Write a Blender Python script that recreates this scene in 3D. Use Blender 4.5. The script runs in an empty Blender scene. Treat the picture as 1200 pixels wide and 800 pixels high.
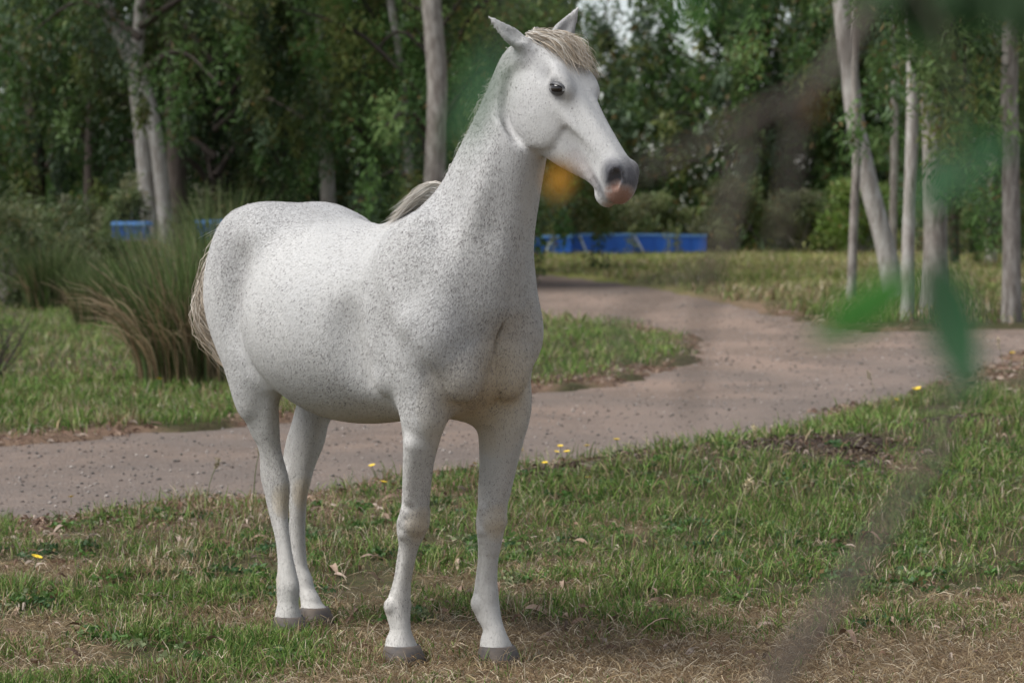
import bpy, math, random
import numpy as np
from mathutils import Vector, Matrix, Euler

random.seed(7)
RNG = np.random.default_rng(11)
SC = bpy.context.scene
COL = SC.collection

# ------------------------------------------------------------------ CAMERA
cam_d = bpy.data.cameras.new('camera'); cam = bpy.data.objects.new('camera', cam_d); COL.objects.link(cam)
SC.camera = cam
cam.location = (0, 0, 1.45)
cam.rotation_euler = (math.radians(90) - math.atan(140 / 3200), 0, 0)
cam_d.sensor_width = 36.0
cam_d.lens = 96.0
cam_d.clip_start = 0.05; cam_d.clip_end = 3000
cam_d.dof.use_dof = True
cam_d.dof.focus_distance = 9.0
cam_d.dof.aperture_fstop = 5.6
# ------------------------------------------------------------------ SKY AND SUN
SUN_EL, SUN_AZ = 54.0, -108.0      # degrees; azimuth clockwise from +Y (negative = left of the camera)
world = bpy.data.worlds.new('World'); SC.world = world; world.use_nodes = True
wn = world.node_tree; wn.nodes.clear()
w_out = wn.nodes.new('ShaderNodeOutputWorld'); w_bg = wn.nodes.new('ShaderNodeBackground'); w_sky = wn.nodes.new('ShaderNodeTexSky')
w_hs = wn.nodes.new('ShaderNodeHueSaturation')
w_sky.sky_type = 'NISHITA'; w_sky.sun_disc = False
w_sky.sun_elevation = math.radians(SUN_EL); w_sky.sun_rotation = math.radians(SUN_AZ)
w_sky.air_density = 1.0; w_sky.dust_density = 1.0; w_sky.ozone_density = 1.0
w_hs.inputs['Saturation'].default_value = 0.45
w_bg.inputs['Strength'].default_value = 0.05
wn.links.new(w_sky.outputs[0], w_hs.inputs['Color']); wn.links.new(w_hs.outputs[0], w_bg.inputs['Color']); wn.links.new(w_bg.outputs[0], w_out.inputs[0])
sun_d = bpy.data.lights.new('sun', 'SUN'); sun = bpy.data.objects.new('sun', sun_d); COL.objects.link(sun)
sun_d.energy = 1.5; sun_d.angle = math.radians(36); sun_d.color = (1.0, 0.975, 0.94)
_el, _az = math.radians(SUN_EL), math.radians(SUN_AZ)
sun.rotation_euler = Vector((-math.sin(_az)*math.cos(_el), -math.cos(_az)*math.cos(_el), -math.sin(_el))).to_track_quat('-Z', 'Y').to_euler()
SC.view_settings.view_transform = 'Standard'; SC.view_settings.look = 'None'
SC.view_settings.gamma = 1.0; SC.view_settings.use_curve_mapping = False
SC.view_settings.exposure = 1.68
SC.cycles.use_denoising = True
SC.cycles.max_bounces = 6; SC.cycles.transparent_max_bounces = 6
SC.cycles.use_adaptive_sampling = True

# ------------------------------------------------------------------ HELPERS
HEAD = np.array([math.sin(math.radians(35)), -math.cos(math.radians(35))])    # the way the horse faces
LEFT = np.array([math.cos(math.radians(35)), math.sin(math.radians(35))])
HORSE_AT = np.array([-.197, 9.06])

def mesh_np(name, V, F4, mat, parent=None, smooth=True, link=True):
    """mesh object from numpy: V (n,3); F4 a list/array of quads or tris (rows equal length)"""
    me = bpy.data.meshes.new(name)
    V = np.ascontiguousarray(V, np.float32); Fa = np.ascontiguousarray(F4, np.int32)
    k = Fa.shape[1]
    me.vertices.add(len(V)); me.vertices.foreach_set('co', V.ravel())
    me.loops.add(Fa.size); me.loops.foreach_set('vertex_index', Fa.ravel())
    me.polygons.add(len(Fa)); me.polygons.foreach_set('loop_start', np.arange(0, Fa.size, k, dtype=np.int32))
    try: me.polygons.foreach_set('loop_total', np.full(len(Fa), k, np.int32))
    except Exception: pass
    me.update(calc_edges=True)
    if smooth: me.polygons.foreach_set('use_smooth', np.ones(len(Fa), bool))
    if mat is not None: me.materials.append(mat)
    o = bpy.data.objects.new(name, me)
    if link: COL.objects.link(o)
    if parent is not None: o.parent = parent
    return o

def attr(o, name, vals):
    vals = np.ascontiguousarray(vals, np.float32)
    if vals.ndim == 1:
        a = o.data.attributes.new(name, 'FLOAT', 'POINT'); a.data.foreach_set('value', vals)
    else:
        a = o.data.attributes.new(name, 'FLOAT_COLOR', 'POINT')
        if vals.shape[1] == 3: vals = np.concatenate([vals, np.ones((len(vals), 1), np.float32)], 1)
        a.data.foreach_set('color', vals.ravel())

def tag(o, label=None, cat=None, group=None, kind=None):
    if label: o['label'] = label
    if cat: o['category'] = cat
    if group: o['group'] = group
    if kind: o['kind'] = kind
    return o

def empty(name, loc=(0, 0, 0), rz=0.0):
    o = bpy.data.objects.new(name, None); COL.objects.link(o); o.location = loc; o.rotation_euler = (0, 0, rz); o.empty_display_size = .1
    return o

class NT:
    """tiny node-tree helper"""
    def __init__(s, name):
        s.m = bpy.data.materials.new(name); s.m.use_nodes = True; s.t = s.m.node_tree; s.t.nodes.clear()
        s.out = s.n('ShaderNodeOutputMaterial'); s.p = s.n('ShaderNodeBsdfPrincipled'); s.l(s.p.outputs[0], s.out.inputs[0])
    def n(s, typ, **kw):
        x = s.t.nodes.new(typ)
        for k, v in kw.items(): setattr(x, k, v)
        return x
    def l(s, a, b): s.t.links.new(a, b)
    def val(s, inp, v):
        if hasattr(v, 'is_output') or isinstance(v, bpy.types.NodeSocket): s.l(v, inp)
        else: inp.default_value = v
    def attr(s, name, out='Fac'): a = s.n('ShaderNodeAttribute', attribute_name=name); return a.outputs[out]
    def obj(s): return s.n('ShaderNodeTexCoord').outputs['Object']
    def pos(s): return s.n('ShaderNodeNewGeometry').outputs['Position']
    def mapv(s, v, sc): m = s.n('ShaderNodeMapping'); s.l(v, m.inputs[0]); m.inputs['Scale'].default_value = sc; return m.outputs[0]
    def noise(s, v, scale, det=3, rough=.5, out='Fac'):
        x = s.n('ShaderNodeTexNoise'); x.inputs['Scale'].default_value = scale; x.inputs['Detail'].default_value = det; x.inputs['Roughness'].default_value = rough
        if v is not None: s.l(v, x.inputs['Vector'])
        return x.outputs[out]
    def vor(s, v, scale, out='Distance', feature='F1', rnd=1.0):
        x = s.n('ShaderNodeTexVoronoi', feature=feature); x.inputs['Scale'].default_value = scale; x.inputs['Randomness'].default_value = rnd
        s.l(v, x.inputs['Vector']); return x.outputs[out]
    def ramp(s, f, stops):
        r = s.n('ShaderNodeValToRGB'); e = r.color_ramp.elements
        while len(e) < len(stops): e.new(.5)
        for el, (p, c) in zip(e, stops):
            el.position = p; el.color = (c, c, c, 1) if isinstance(c, (int, float)) else (*c, 1)
        s.val(r.inputs[0], f); return r.outputs[0]
    def math(s, op, a, b=0.0, c=None, clamp=False):
        m = s.n('ShaderNodeMath', operation=op, use_clamp=clamp); s.val(m.inputs[0], a); s.val(m.inputs[1], b)
        if c is not None: s.val(m.inputs[2], c)
        return m.outputs[0]
    def mix(s, f, a, b, mode='MIX'):
        m = s.n('ShaderNodeMix', data_type='RGBA', blend_type=mode); s.val(m.inputs[0], f)
        for sock, v in ((m.inputs[6], a), (m.inputs[7], b)):
            if isinstance(v, (tuple, list)): sock.default_value = (*v[:3], 1)
            else: s.l(v, sock)
        return m.outputs[2]
    def bump(s, h, strength=.3, dist=.01):
        b = s.n('ShaderNodeBump'); b.inputs['Strength'].default_value = strength; b.inputs['Distance'].default_value = dist; s.l(h, b.inputs['Height']); s.l(b.outputs[0], s.p.inputs['Normal'])
    def set(s, **kw):
        for k, v in kw.items():
            inp = s.p.inputs[{'color': 'Base Color', 'rough': 'Roughness', 'spec': 'Specular IOR Level', 'sheen': 'Sheen Weight', 'trans': 'Transmission Weight', 'metal': 'Metallic'}.get(k, k)]
            if isinstance(v, (tuple, list)): inp.default_value = (*v[:3], 1)
            else: s.val(inp, v)
        return s.m

def ribbons(P, W, side=None, tip=0.15):
    """P (n,m,3) strand points, W (n,) widths -> verts, quads of flat tapering ribbons"""
    n, m, _ = P.shape
    T = np.gradient(P, axis=1)
    if side is None:
        side = RNG.normal(size=(n, 1, 3))
    S = np.cross(T, np.broadcast_to(side, P.shape)); S /= np.linalg.norm(S, axis=2, keepdims=True) + 1e-9
    tp = np.interp(np.linspace(0, 1, m), [0, .15, .6, 1], [.7, 1, .8, tip])
    S = S * (np.asarray(W)[:, None, None] * .5) * tp[None, :, None]
    V = np.stack([P - S, P + S], 2).reshape(-1, 3)
    b = (np.arange(n)[:, None] * m + np.arange(m - 1)[None, :]).ravel() * 2
    F4 = np.stack([b, b + 1, b + 3, b + 2], 1)
    return V, F4
# ------------------------------------------------------------------ GROUND, ROAD
G0 = -.022
def _hash(ix, iy, seed):
    h = (ix*374761393 + iy*668265263 + seed*1274126177) & 0xFFFFFFFF
    h = ((h ^ (h >> 13))*1274126177) & 0xFFFFFFFF
    return ((h ^ (h >> 16)) & 0xFFFF) / 65535.0
def vnoise(x, y, cell, seed=0):
    x = np.asarray(x, float)/cell; y = np.asarray(y, float)/cell
    ix = np.floor(x).astype(np.int64); iy = np.floor(y).astype(np.int64); fx = x - ix; fy = y - iy
    fx = fx*fx*(3 - 2*fx); fy = fy*fy*(3 - 2*fy)
    return ((_hash(ix, iy, seed)*(1-fx) + _hash(ix+1, iy, seed)*fx)*(1-fy) + (_hash(ix, iy+1, seed)*(1-fx) + _hash(ix+1, iy+1, seed)*fx)*fy)
def fbm(x, y, cell, seed=0, o=3):
    s = 0; a = 1; t = 0
    for k in range(o): s = s + a*vnoise(x, y, cell/2**k, seed + 17*k); t += a; a *= .5
    return s/t
def sstep(a, b, x): t = np.clip((x - a)/(b - a), 0, 1); return t*t*(3 - 2*t)

NEAR_EDGE = [(-30, -22), (-14, -.5), (-2.54, 13.49), (-1.97, 13.94), (-1.36, 14.46), (-.82, 15.43), (-.2, 16.25), (.54, 17.1), (1.12, 17.6), (2.04, 19.6), (2.83, 22.0), (3.52, 23.42), (4.7, 27.3), (6.01, 31.5), (9, 34.6), (16, 36.5), (40, 38)]
OUTER = [(40, 43), (16, 41), (9.5, 38.9), (7.26, 38.6), (4.9, 37.9), (4.5, 42.2), (4.15, 50.5), (3.63, 58), (2.3, 71.5), (.63, 80), (-6, 92), (-20, 105)]
ISLAND = [(-20, 95), (-8, 84), (-3, 66), (-1.2, 50), (-.55, 44), (.52, 41.4), (1.72, 39.4), (2.2, 35.7), (2.15, 32), (1.56, 27.6), (.81, 25.76), (.31, 24.8), (-2.02, 20.15), (-3.51, 18.68), (-16, 7), (-34, -14)]
ROAD = np.array(NEAR_EDGE + OUTER + ISLAND, float)
def road_sd(x, y):
    """signed distance to the road's edge, negative on the road"""
    x = np.asarray(x, float); y = np.asarray(y, float)
    best = np.full(x.shape, 1e9); ins = np.zeros(x.shape, bool)
    n = len(ROAD)
    for i in range(n):
        a = ROAD[i]; b = ROAD[(i + 1) % n]; d = b - a
        t = np.clip(((x - a[0])*d[0] + (y - a[1])*d[1])/(d @ d), 0, 1)
        best = np.minimum(best, (x - a[0] - t*d[0])**2 + (y - a[1] - t*d[1])**2)
        c = ((a[1] <= y) != (b[1] <= y)) & (x < (b[0] - a[0])*(y - a[1])/((b[1] - a[1]) if b[1] != a[1] else 1e-9) + a[0])
        ins ^= c
    return np.where(ins, -1, 1)*np.sqrt(best)
def mound(x, y):
    ax, ay, bx, by = .0, 14.4, 3.4, 18.6
    dx, dy = bx - ax, by - ay; L = math.hypot(dx, dy)
    t = ((x - ax)*dx + (y - ay)*dy)/L; q = (-(x - ax)*dy + (y - ay)*dx)/L     # q>0 towards the road
    g = np.exp(-(np.where(q > 0, q/.55, q/1.3))**2) * sstep(-.2, 1.3, t) * (1 - .4*sstep(5, 9, t))
    return g
def edge(x, y, sd):   # the ragged edge of the verge
    return sd + .75*(fbm(x, y, .8, 21) - .5) + .25*(vnoise(x, y, .17, 5) - .5)
def height(x, y, sd=None):
    x = np.asarray(x, float); y = np.asarray(y, float)
    if sd is None: sd = road_sd(x, y)
    h = G0 + .030*(fbm(x, y, .9, 3) - .5)*sstep(4, 9, np.hypot(x, y)) + .14*mound(x, y) + .05*(fbm(x, y, 7, 9) - .5)*sstep(11, 20, y)
    h += .012*(fbm(x, y, .22, 5, 2) - .5)
    k = np.exp(-(((x - HORSE_AT[0])**2 + (y - HORSE_AT[1] - .4)**2)/1.1))      # level where the horse stands
    h = h*(1 - k) + (G0 - .002)*k
    e = edge(x, y, sd)
    return h - .11*(1 - sstep(-.22, .14, e))

rows = np.concatenate([np.linspace(-40, 4, 40)[:-1], 4*(40/4)**np.linspace(0, 1, 470)[:-1], 40*(900/40)**np.linspace(0, 1, 110)])
cols = np.linspace(-1, 1, 361); cols = .55*cols + .45*cols**3
RY = np.repeat(rows[:, None], len(cols), 1); half = np.maximum(9, .62*np.maximum(rows, 0))
RX = half[:, None]*cols[None, :]
sdg = road_sd(RX, RY); GZ = height(RX, RY, sdg)
nc = len(cols); nr = len(rows)
gi = (np.arange(nr - 1)[:, None]*nc + np.arange(nc - 1)[None, :]).ravel()
GF = np.stack([gi, gi + 1, gi + nc + 1, gi + nc], 1)
def dry_at(x, y):   # trampled straw near the horse's feet and along the lower right
    a = sstep(10.9, 9.6, y + 3.0*(fbm(x, y, .75, 41, 4) - .5)) * sstep(-1.1, -.1, x + .8*(fbm(x, y, .6, 43) - .5))
    b = .75*np.exp(-(((x + .75)/.5)**2 + ((y - 10.1)/.5)**2))
    c = .55*sstep(.58, .72, fbm(x, y, 1.1, 47))*(y < 16)
    return np.clip(np.maximum(np.maximum(a, b), c), 0, 1)
def litter_at(x, y, sd):  # reddish leaf litter at the edge of the road
    return np.exp(-((sd - .10)/(.30 + .55*sstep(.6, -.6, x)*(y < 17)))**2) * sstep(.30, .52, fbm(x, y, .6, 61)) * (1 - .5*sstep(2.2, 3.2, x)*(y < 24))
def soil_at(x, y):
    t = mound(x, y)
    q = sum(a*np.exp(-(((x - u)/.34)**2 + ((y - v)/.42)**2)) for u, v, a in ((.2, 15.4, .8), (.5, 15.7, .9), (.85, 16.2, 1.), (1.25, 16.6, 1.), (1.6, 16.2, 1.1), (1.75, 15.6, 1.1), (2.0, 16.4, .8))) + .7*np.exp(-(((x - 2.9)/.9)**2 + ((y - 18.2)/.4)**2))
    return np.clip(2.4*q*sstep(.34, .50, fbm(x, y, .42, 71)), 0, 1)
def pale_at(x, y): return sstep(45, 75, y)*sstep(-6, 3, x)

m = NT('verge_earth'); ps = m.pos()
n1 = m.noise(ps, 3.0, 5, .62); n2 = m.noise(ps, 24, 4, .6); n3 = m.noise(m.mapv(ps, (1, .35, 1)), 120, 3, .6)
c = m.mix(m.ramp(n1, [(.36, 0.), (.62, 1.)]), (.050, .060, .022), (.095, .080, .042))
c = m.mix(m.ramp(n2, [(.35, 0.), (.65, .8)]), c, (.040, .034, .020))
straw = m.mix(m.ramp(n3, [(.35, 0.), (.62, 1.)]), (.090, .058, .034), (.26, .19, .115))
c = m.mix(m.math('MULTIPLY', m.attr('dry'), .95, clamp=True), c, straw)
c = m.mix(m.attr('litter'), c, m.mix(n3, (.10, .062, .042), (.28, .19, .135)))
c = m.mix(m.attr('soil'), c, m.mix(n2, (.018, .014, .011), (.075, .055, .042)))
c = m.mix(m.attr('pale'), c, m.mix(m.ramp(m.noise(ps, .35, 5, .6), [(.35, 0.), (.65, 1.)]), (.16, .18, .045), (.26, .24, .09)))
m.bump(m.math('ADD', n2, m.math('MULTIPLY', n3, .5)), .8, .03)
EARTH = m.set(color=c, rough=.95, spec=.1)
ground = mesh_np('ground', np.stack([RX, RY, GZ], 2).reshape(-1, 3), GF, EARTH)
fx, fy, fs = RX.ravel(), RY.ravel(), edge(RX, RY, sdg).ravel()
attr(ground, 'dry', dry_at(fx, fy)); attr(ground, 'litter', litter_at(fx, fy, fs)); attr(ground, 'soil', soil_at(fx, fy)); attr(ground, 'pale', pale_at(fx, fy))
tag(ground, kind='structure')

# the road: its own sheet, showing where the verge dips below it
m = NT('road_gravel'); ps = m.pos()
n1 = m.noise(m.mapv(ps, (1, 1, 1)), 1.1, 5, .6); n2 = m.noise(ps, 9, 4, .65)
peb = m.n('ShaderNodeTexVoronoi', feature='F1'); peb.inputs['Scale'].default_value = 60; m.l(ps, peb.inputs['Vector'])
sepc = m.n('ShaderNodeSeparateColor'); m.l(peb.outputs['Color'], sepc.inputs[0])
c = m.mix(m.ramp(n1, [(.34, 0.), (.66, 1.)]), (.150, .112, .088), (.225, .163, .124))
c = m.mix(m.ramp(n2, [(.35, 0.), (.7, .55)]), c, (.10, .076, .062))
c = m.mix(m.math('MULTIPLY', m.math('GREATER_THAN', sepc.outputs[0], .55), m.math('MULTIPLY', sepc.outputs[1], .45)), c, m.mix(sepc.outputs[2], (.11, .10, .10), (.36, .31, .28)))
c = m.mix(m.attr('rut'), c, (.26, .19, .15))
c = m.mix(m.math('MULTIPLY', m.attr('grit'), .45), c, m.mix(m.noise(ps, 60, 4, .7), (.06, .055, .05), (.20, .18, .165)))
m.bump(m.math('ADD', m.math('MULTIPLY', n2, .6), m.math('MULTIPLY', peb.outputs['Distance'], -.5)), .9, .02)
GRAVEL = m.set(color=c, rough=.92, spec=.15)
sel = (RY > 2) & (RY < 130)
rr = np.nonzero((rows > 2) & (rows < 130))[0]; r0, r1 = rr[0], rr[-1]
RDX, RDY = RX[r0:r1+1:2, ::2], RY[r0:r1+1:2, ::2]
RDZ = G0 - .055 + .030*(fbm(RDX, RDY, 2.6, 81) - .5) + .012*(fbm(RDX, RDY, .5, 83) - .5) + .05*(fbm(RDX, RDY, 7, 9) - .5)*sstep(11, 20, RDY)
a_, b_ = RDX.shape; gi = (np.arange(a_ - 1)[:, None]*b_ + np.arange(b_ - 1)[None, :]).ravel()
sd_r = road_sd(RDX, RDY)
keep = (sd_r.ravel() < 1.2)[gi]
rg = np.stack([gi, gi + 1, gi + b_ + 1, gi + b_], 1)[keep]
uq, inv = np.unique(rg, return_inverse=True)
road = mesh_np('dirt_road', np.stack([RDX, RDY, RDZ], 2).reshape(-1, 3)[uq], inv.reshape(-1, 4), GRAVEL)
rx_, ry_ = RDX.ravel()[uq], RDY.ravel()[uq]
attr(road, 'rut', np.clip(sstep(.45, .7, fbm(rx_*1.0, ry_*.45, .9, 91))*sstep(-2, 3, rx_ + .0*ry_), 0, 1)*.8)
nd_ = np.min([np.hypot(rx_ - a, ry_ - b) for a, b in np.concatenate([np.linspace(NEAR_EDGE[i], NEAR_EDGE[i + 1], 24) for i in range(1, 13)])], axis=0)
attr(road, 'grit', np.clip(.9*sstep(2.6, .9, nd_ + 1.2*(fbm(rx_, ry_, 1.0, 99) - .5)) + .5*sstep(.5, -2.5, rx_ + 1.2*(fbm(rx_, ry_, 1.4, 95) - .5)) + .6*sstep(.55, .7, fbm(rx_*.6, ry_, 1.1, 97)), 0, .9))
tag(road, kind='structure')

# ------------------------------------------------------------------ GRASS
m = NT('grass_blade'); gcol = m.attr('col', 'Color')
m.p.inputs['Subsurface Weight'].default_value = 0.0
GRASS = m.set(color=gcol, rough=.6, spec=.25)
_tr = m.n('ShaderNodeBsdfTranslucent'); m.l(gcol, _tr.inputs[0]); _mx = m.n('ShaderNodeMixShader'); _mx.inputs[0].default_value = .3
m.l(m.p.outputs[0], _mx.inputs[1]); m.l(_tr.outputs[0], _mx.inputs[2]); m.l(_mx.outputs[0], m.out.inputs[0])

GREENS = np.array([(.085, .165, .028), (.120, .210, .038), (.17, .245, .055), (.055, .118, .022), (.23, .265, .09)])
DRYS = np.array([(.30, .22, .12), (.40, .31, .19), (.22, .15, .085), (.52, .44, .32), (.17, .105, .06)])
def blades(name, x, y, L, W, lean, col, mpt=4, zoff=0.0, flat=None, parent=None, mat=None):
    n = len(x); z = height(x, y) + zoff
    a = RNG.random(n)*2*math.pi; d = np.stack([np.cos(a), np.sin(a)], 1)
    t = np.linspace(0, 1, mpt)[None, :]
    out = L[:, None]*lean[:, None]*t**1.6
    up = L[:, None]*np.sqrt(np.clip(1 - lean[:, None]**2*t**1.2, .02, 1))*t
    if flat is not None:
        out = np.where(flat[:, None], L[:, None]*t, out); up = np.where(flat[:, None], .004 + .03*RNG.random((n, 1))*np.sin(t*math.pi)*1.0 + L[:, None]*.10*RNG.normal(size=(n, 1))*t, up)
    P = np.stack([x[:, None] + out*d[:, :1], y[:, None] + out*d[:, 1:], z[:, None] + np.maximum(up, -.002)], 2)
    side = np.stack([d[:, 0], d[:, 1], .6 + 0*a], 1)[:, None, :]
    V, F4 = ribbons(P, W, side=side + .7*RNG.normal(size=(n, 1, 3)), tip=.1)
    o = mesh_np(name, V, F4, mat or GRASS, parent)
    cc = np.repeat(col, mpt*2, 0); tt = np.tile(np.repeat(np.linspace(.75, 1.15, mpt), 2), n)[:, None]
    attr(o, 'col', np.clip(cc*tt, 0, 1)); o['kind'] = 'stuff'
    return o
def pick(pal, n, jit=.18):
    return pal[RNG.integers(0, len(pal), n)]*(1 + jit*RNG.normal(size=(n, 1))).clip(.5, 1.6)
def scatter(n, y0, y1, half=.24, expo=0.0):
    """points over the wedge in front of the camera; expo shifts them towards the near end"""
    u = RNG.random(n*2); p = 2 - expo
    y = (y0**p + (y1**p - y0**p)*u)**(1/p)
    x = (RNG.random(n*2)*2 - 1)*half*np.maximum(y, 6)
    return x[:n], y[:n]
# near verge (up to the road)
x, y = scatter(420000, 8.0, 24, .235, 1.5)
sd = edge(x, y, road_sd(x, y)); dr = dry_at(x, y); so = soil_at(x, y); li = litter_at(x, y, sd)
clump = fbm(x, y, .28, 101, 3); big = fbm(x, y, 1.3, 103, 2)
sideof = (sd > .02) & ((y < 19) | (x > 1.5) | True)
p_g = np.clip((clump - .30)*2.6, .03, 1)*(1 - .90*dr)*(1 - .97*so)*(1 - .75*li)*sstep(-.05, .22, sd)*(.45 + .75*sstep(.35, .6, big))
near_road = sd < .6
ok = (sd > -.02) & (RNG.random(len(x)) < p_g) & (np.hypot(x - HORSE_AT[0], (y - HORSE_AT[1])) > .02)
x, y, cl, bg, dr_ = x[ok], y[ok], clump[ok], big[ok], dr[ok]
n = len(x); left_dark = sstep(1.0, -1.5, x)
L = (.024 + .066*np.clip(cl*1.6 - .3, 0, 1))*(.6 + .9*RNG.random(n))*(1 + .35*sstep(11, 15, y))*(1 - .55*dr_)
mixdry = RNG.random(n) < np.clip(.10 + .20*(1 - bg) + .35*left_dark*(fbm(x, y, .5, 107) > .5), 0, .6)
col = np.where(mixdry[:, None], pick(DRYS, n), pick(GREENS, n))
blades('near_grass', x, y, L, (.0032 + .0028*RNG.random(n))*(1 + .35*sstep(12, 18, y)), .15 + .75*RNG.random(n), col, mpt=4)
print('near grass', n)
# straw: dry blades lying flat
x, y = scatter(150000, 8.0, 18, .235, 1.5)
sd = road_sd(x, y); dr = dry_at(x, y); ok = (sd > .0) & (RNG.random(len(x)) < .10 + .85*dr)
x, y = x[ok], y[ok]; n = len(x)
blades('straw', x, y, .035 + .085*RNG.random(n)**1.5, .0018 + .0016*RNG.random(n), .6 + .3*RNG.random(n), pick(DRYS, n, .25), mpt=3, zoff=.004, flat=RNG.random(n) < .9)
print('straw', n)
# blades standing round the hooves
hx = np.array([(-.105, -.125), (.085, .13), (-.905, -.095), (-1.05, .10)]); wx = HORSE_AT + hx[:, :1]*HEAD + hx[:, 1:]*LEFT
a = RNG.random(360)*6.283; r_ = .062 + .05*RNG.random(360); hi = RNG.integers(0, 4, 360); x = wx[hi, 0] + np.cos(a)*r_*1.1; y = wx[hi, 1] + np.sin(a)*r_; n = 360
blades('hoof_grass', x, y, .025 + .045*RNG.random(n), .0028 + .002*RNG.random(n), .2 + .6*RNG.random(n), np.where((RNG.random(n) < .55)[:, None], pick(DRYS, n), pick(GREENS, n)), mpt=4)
# grass beyond the road: left field and island
def zone(n, y0, y1, half, cond, L0, L1, W0, pal, dryp, name, expo=1.2, cell=.6, seed=201):
    x, y = scatter(n, y0, y1, half, expo); sd = edge(x, y, road_sd(x, y))
    cl = fbm(x, y, cell, seed, 3); ok = (sd > .05) & cond(x, y) & (RNG.random(len(x)) < np.clip((cl - .28)*3, .05, 1)*sstep(-.05, .25, sd))
    x, y, cl = x[ok], y[ok], cl[ok]; n = len(x); dp = dryp*(fbm(x, y, 2.2, seed + 5) > .5) + dryp*.5
    col = np.where((RNG.random(n) < dp)[:, None], pick(DRYS, n), pick(pal, n))
    print(name, n)
    return blades(name, x, y, (L0 + (L1 - L0)*np.clip(cl*1.7 - .4, 0, 1))*(.6 + .8*RNG.random(n)), W0*(.7 + .7*RNG.random(n)), .2 + .65*RNG.random(n), col, mpt=3)
inner = lambda x, y: (x < 2.4)
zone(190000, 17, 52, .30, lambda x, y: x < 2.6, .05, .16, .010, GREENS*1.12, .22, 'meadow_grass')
FAR_G = np.array([(.15, .205, .05), (.20, .235, .07), (.12, .18, .04), (.28, .26, .12)])
zone(120000, 36, 135, .26, lambda x, y: (x > .5) & ((y > 40) | (x > 6)), .10, .30, .028, FAR_G, .35, 'field_grass', expo=1.5, cell=2.5, seed=301)
# litter of fallen leaves along the road edges, as one mass
x, y = scatter(120000, 9, 45, .235, 1.4); sd = edge(x, y, road_sd(x, y)); li = litter_at(x, y, sd)
so = soil_at(x, y); ok = RNG.random(len(x)) < np.clip(.95*li*(sd > -.35) + .022 + .55*so, 0, 1); so = so[ok & (sd > -.5)]; ok &= (sd > -.5); x, y = x[ok], y[ok]; n = len(x)
pal = np.array([(.26, .16, .11), (.38, .27, .20), (.20, .125, .09), (.46, .37, .30), (.15, .095, .07)])
L = (.03 + .05*RNG.random(n))*(1 + .5*sstep(17, 30, y))
blades('leaf_litter', x, y, L, L*.26, .5 + 0*x, pick(pal, n)*(1 - .72*(RNG.random(n) < so*.85))[:, None], mpt=4, zoff=.008, flat=np.ones(n, bool))
print('litter', n)
# loose stones on the road, as one mass
x, y = scatter(52000, 12, 60, .235, 1.6); sd = road_sd(x, y); ok = (sd < .1); x, y = x[ok][:8000], y[ok][:8000]; n = len(x)
cube = np.array([(sx, sy, sz) for sx in (-1, 1) for sy in (-1, 1) for sz in (-1, 1)], float)*.7
octv = np.array([(1, 0, 0), (-1, 0, 0), (0, 1, 0), (0, -1, 0), (0, 0, 1), (0, 0, -1)], float)
octf = np.array([(0, 2, 4), (2, 1, 4), (1, 3, 4), (3, 0, 4), (2, 0, 5), (1, 2, 5), (3, 1, 5), (0, 3, 5)])
r = (.004 + .011*RNG.random(n)**2.5)*(1 + .5*sstep(18, 40, y))
V = (octv[None]*(.6 + .8*RNG.random((n, 6, 1)))*np.array([1, 1, .6]))*r[:, None, None]
zr = G0 - .055 + .030*(fbm(x, y, 2.6, 81) - .5) + .012*(fbm(x, y, .5, 83) - .5) + .05*(fbm(x, y, 7, 9) - .5)*sstep(11, 20, y)
V += np.stack([x, y, zr + r*.3], 1)[:, None, :]
m = NT('loose_stone'); STONE = m.set(color=m.attr('col', 'Color'), rough=.9)
st = mesh_np('loose_gravel', V.reshape(-1, 3), (octf[None] + 6*np.arange(n)[:, None, None]).reshape(-1, 3), STONE, smooth=False)
attr(st, 'col', np.repeat(pick(np.array([(.07, .065, .06), (.20, .175, .155), (.34, .30, .27), (.12, .095, .08)]), n), 6, 0)); st['kind'] = 'stuff'
# ------------------------------------------------------------------ HORSE (implicit body -> one continuous skin)
HS = 0.0070
HLO = np.array([-1.62, -0.42, -0.04]); HHI = np.array([0.92, 0.50, 2.30])
HN = np.ceil((HHI - HLO) / HS).astype(int) + 1
HD = np.full(tuple(HN), 1.0, np.float32)

def hbox(lo, hi):
    a = np.clip(((np.array(lo) - HLO) / HS).astype(int), 0, HN - 1)
    b = np.clip(((np.array(hi) - HLO) / HS).astype(int) + 2, 1, HN)
    ax = [(HLO[i] + HS * np.arange(a[i], b[i])).astype(np.float32) for i in range(3)]
    sl = tuple(slice(a[i], b[i]) for i in range(3))
    return sl, ax[0][:, None, None], ax[1][None, :, None], ax[2][None, None, :]

def smin(a, b, k):
    h = np.maximum(k - np.abs(a - b), 0.0) / k
    return np.minimum(a, b) - h * h * k * 0.25

def put(sl, d, k, sub=False):
    if sub:
        HD[sl] = -smin(-HD[sl], d, k)
    else:
        HD[sl] = smin(HD[sl], d, k)

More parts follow.
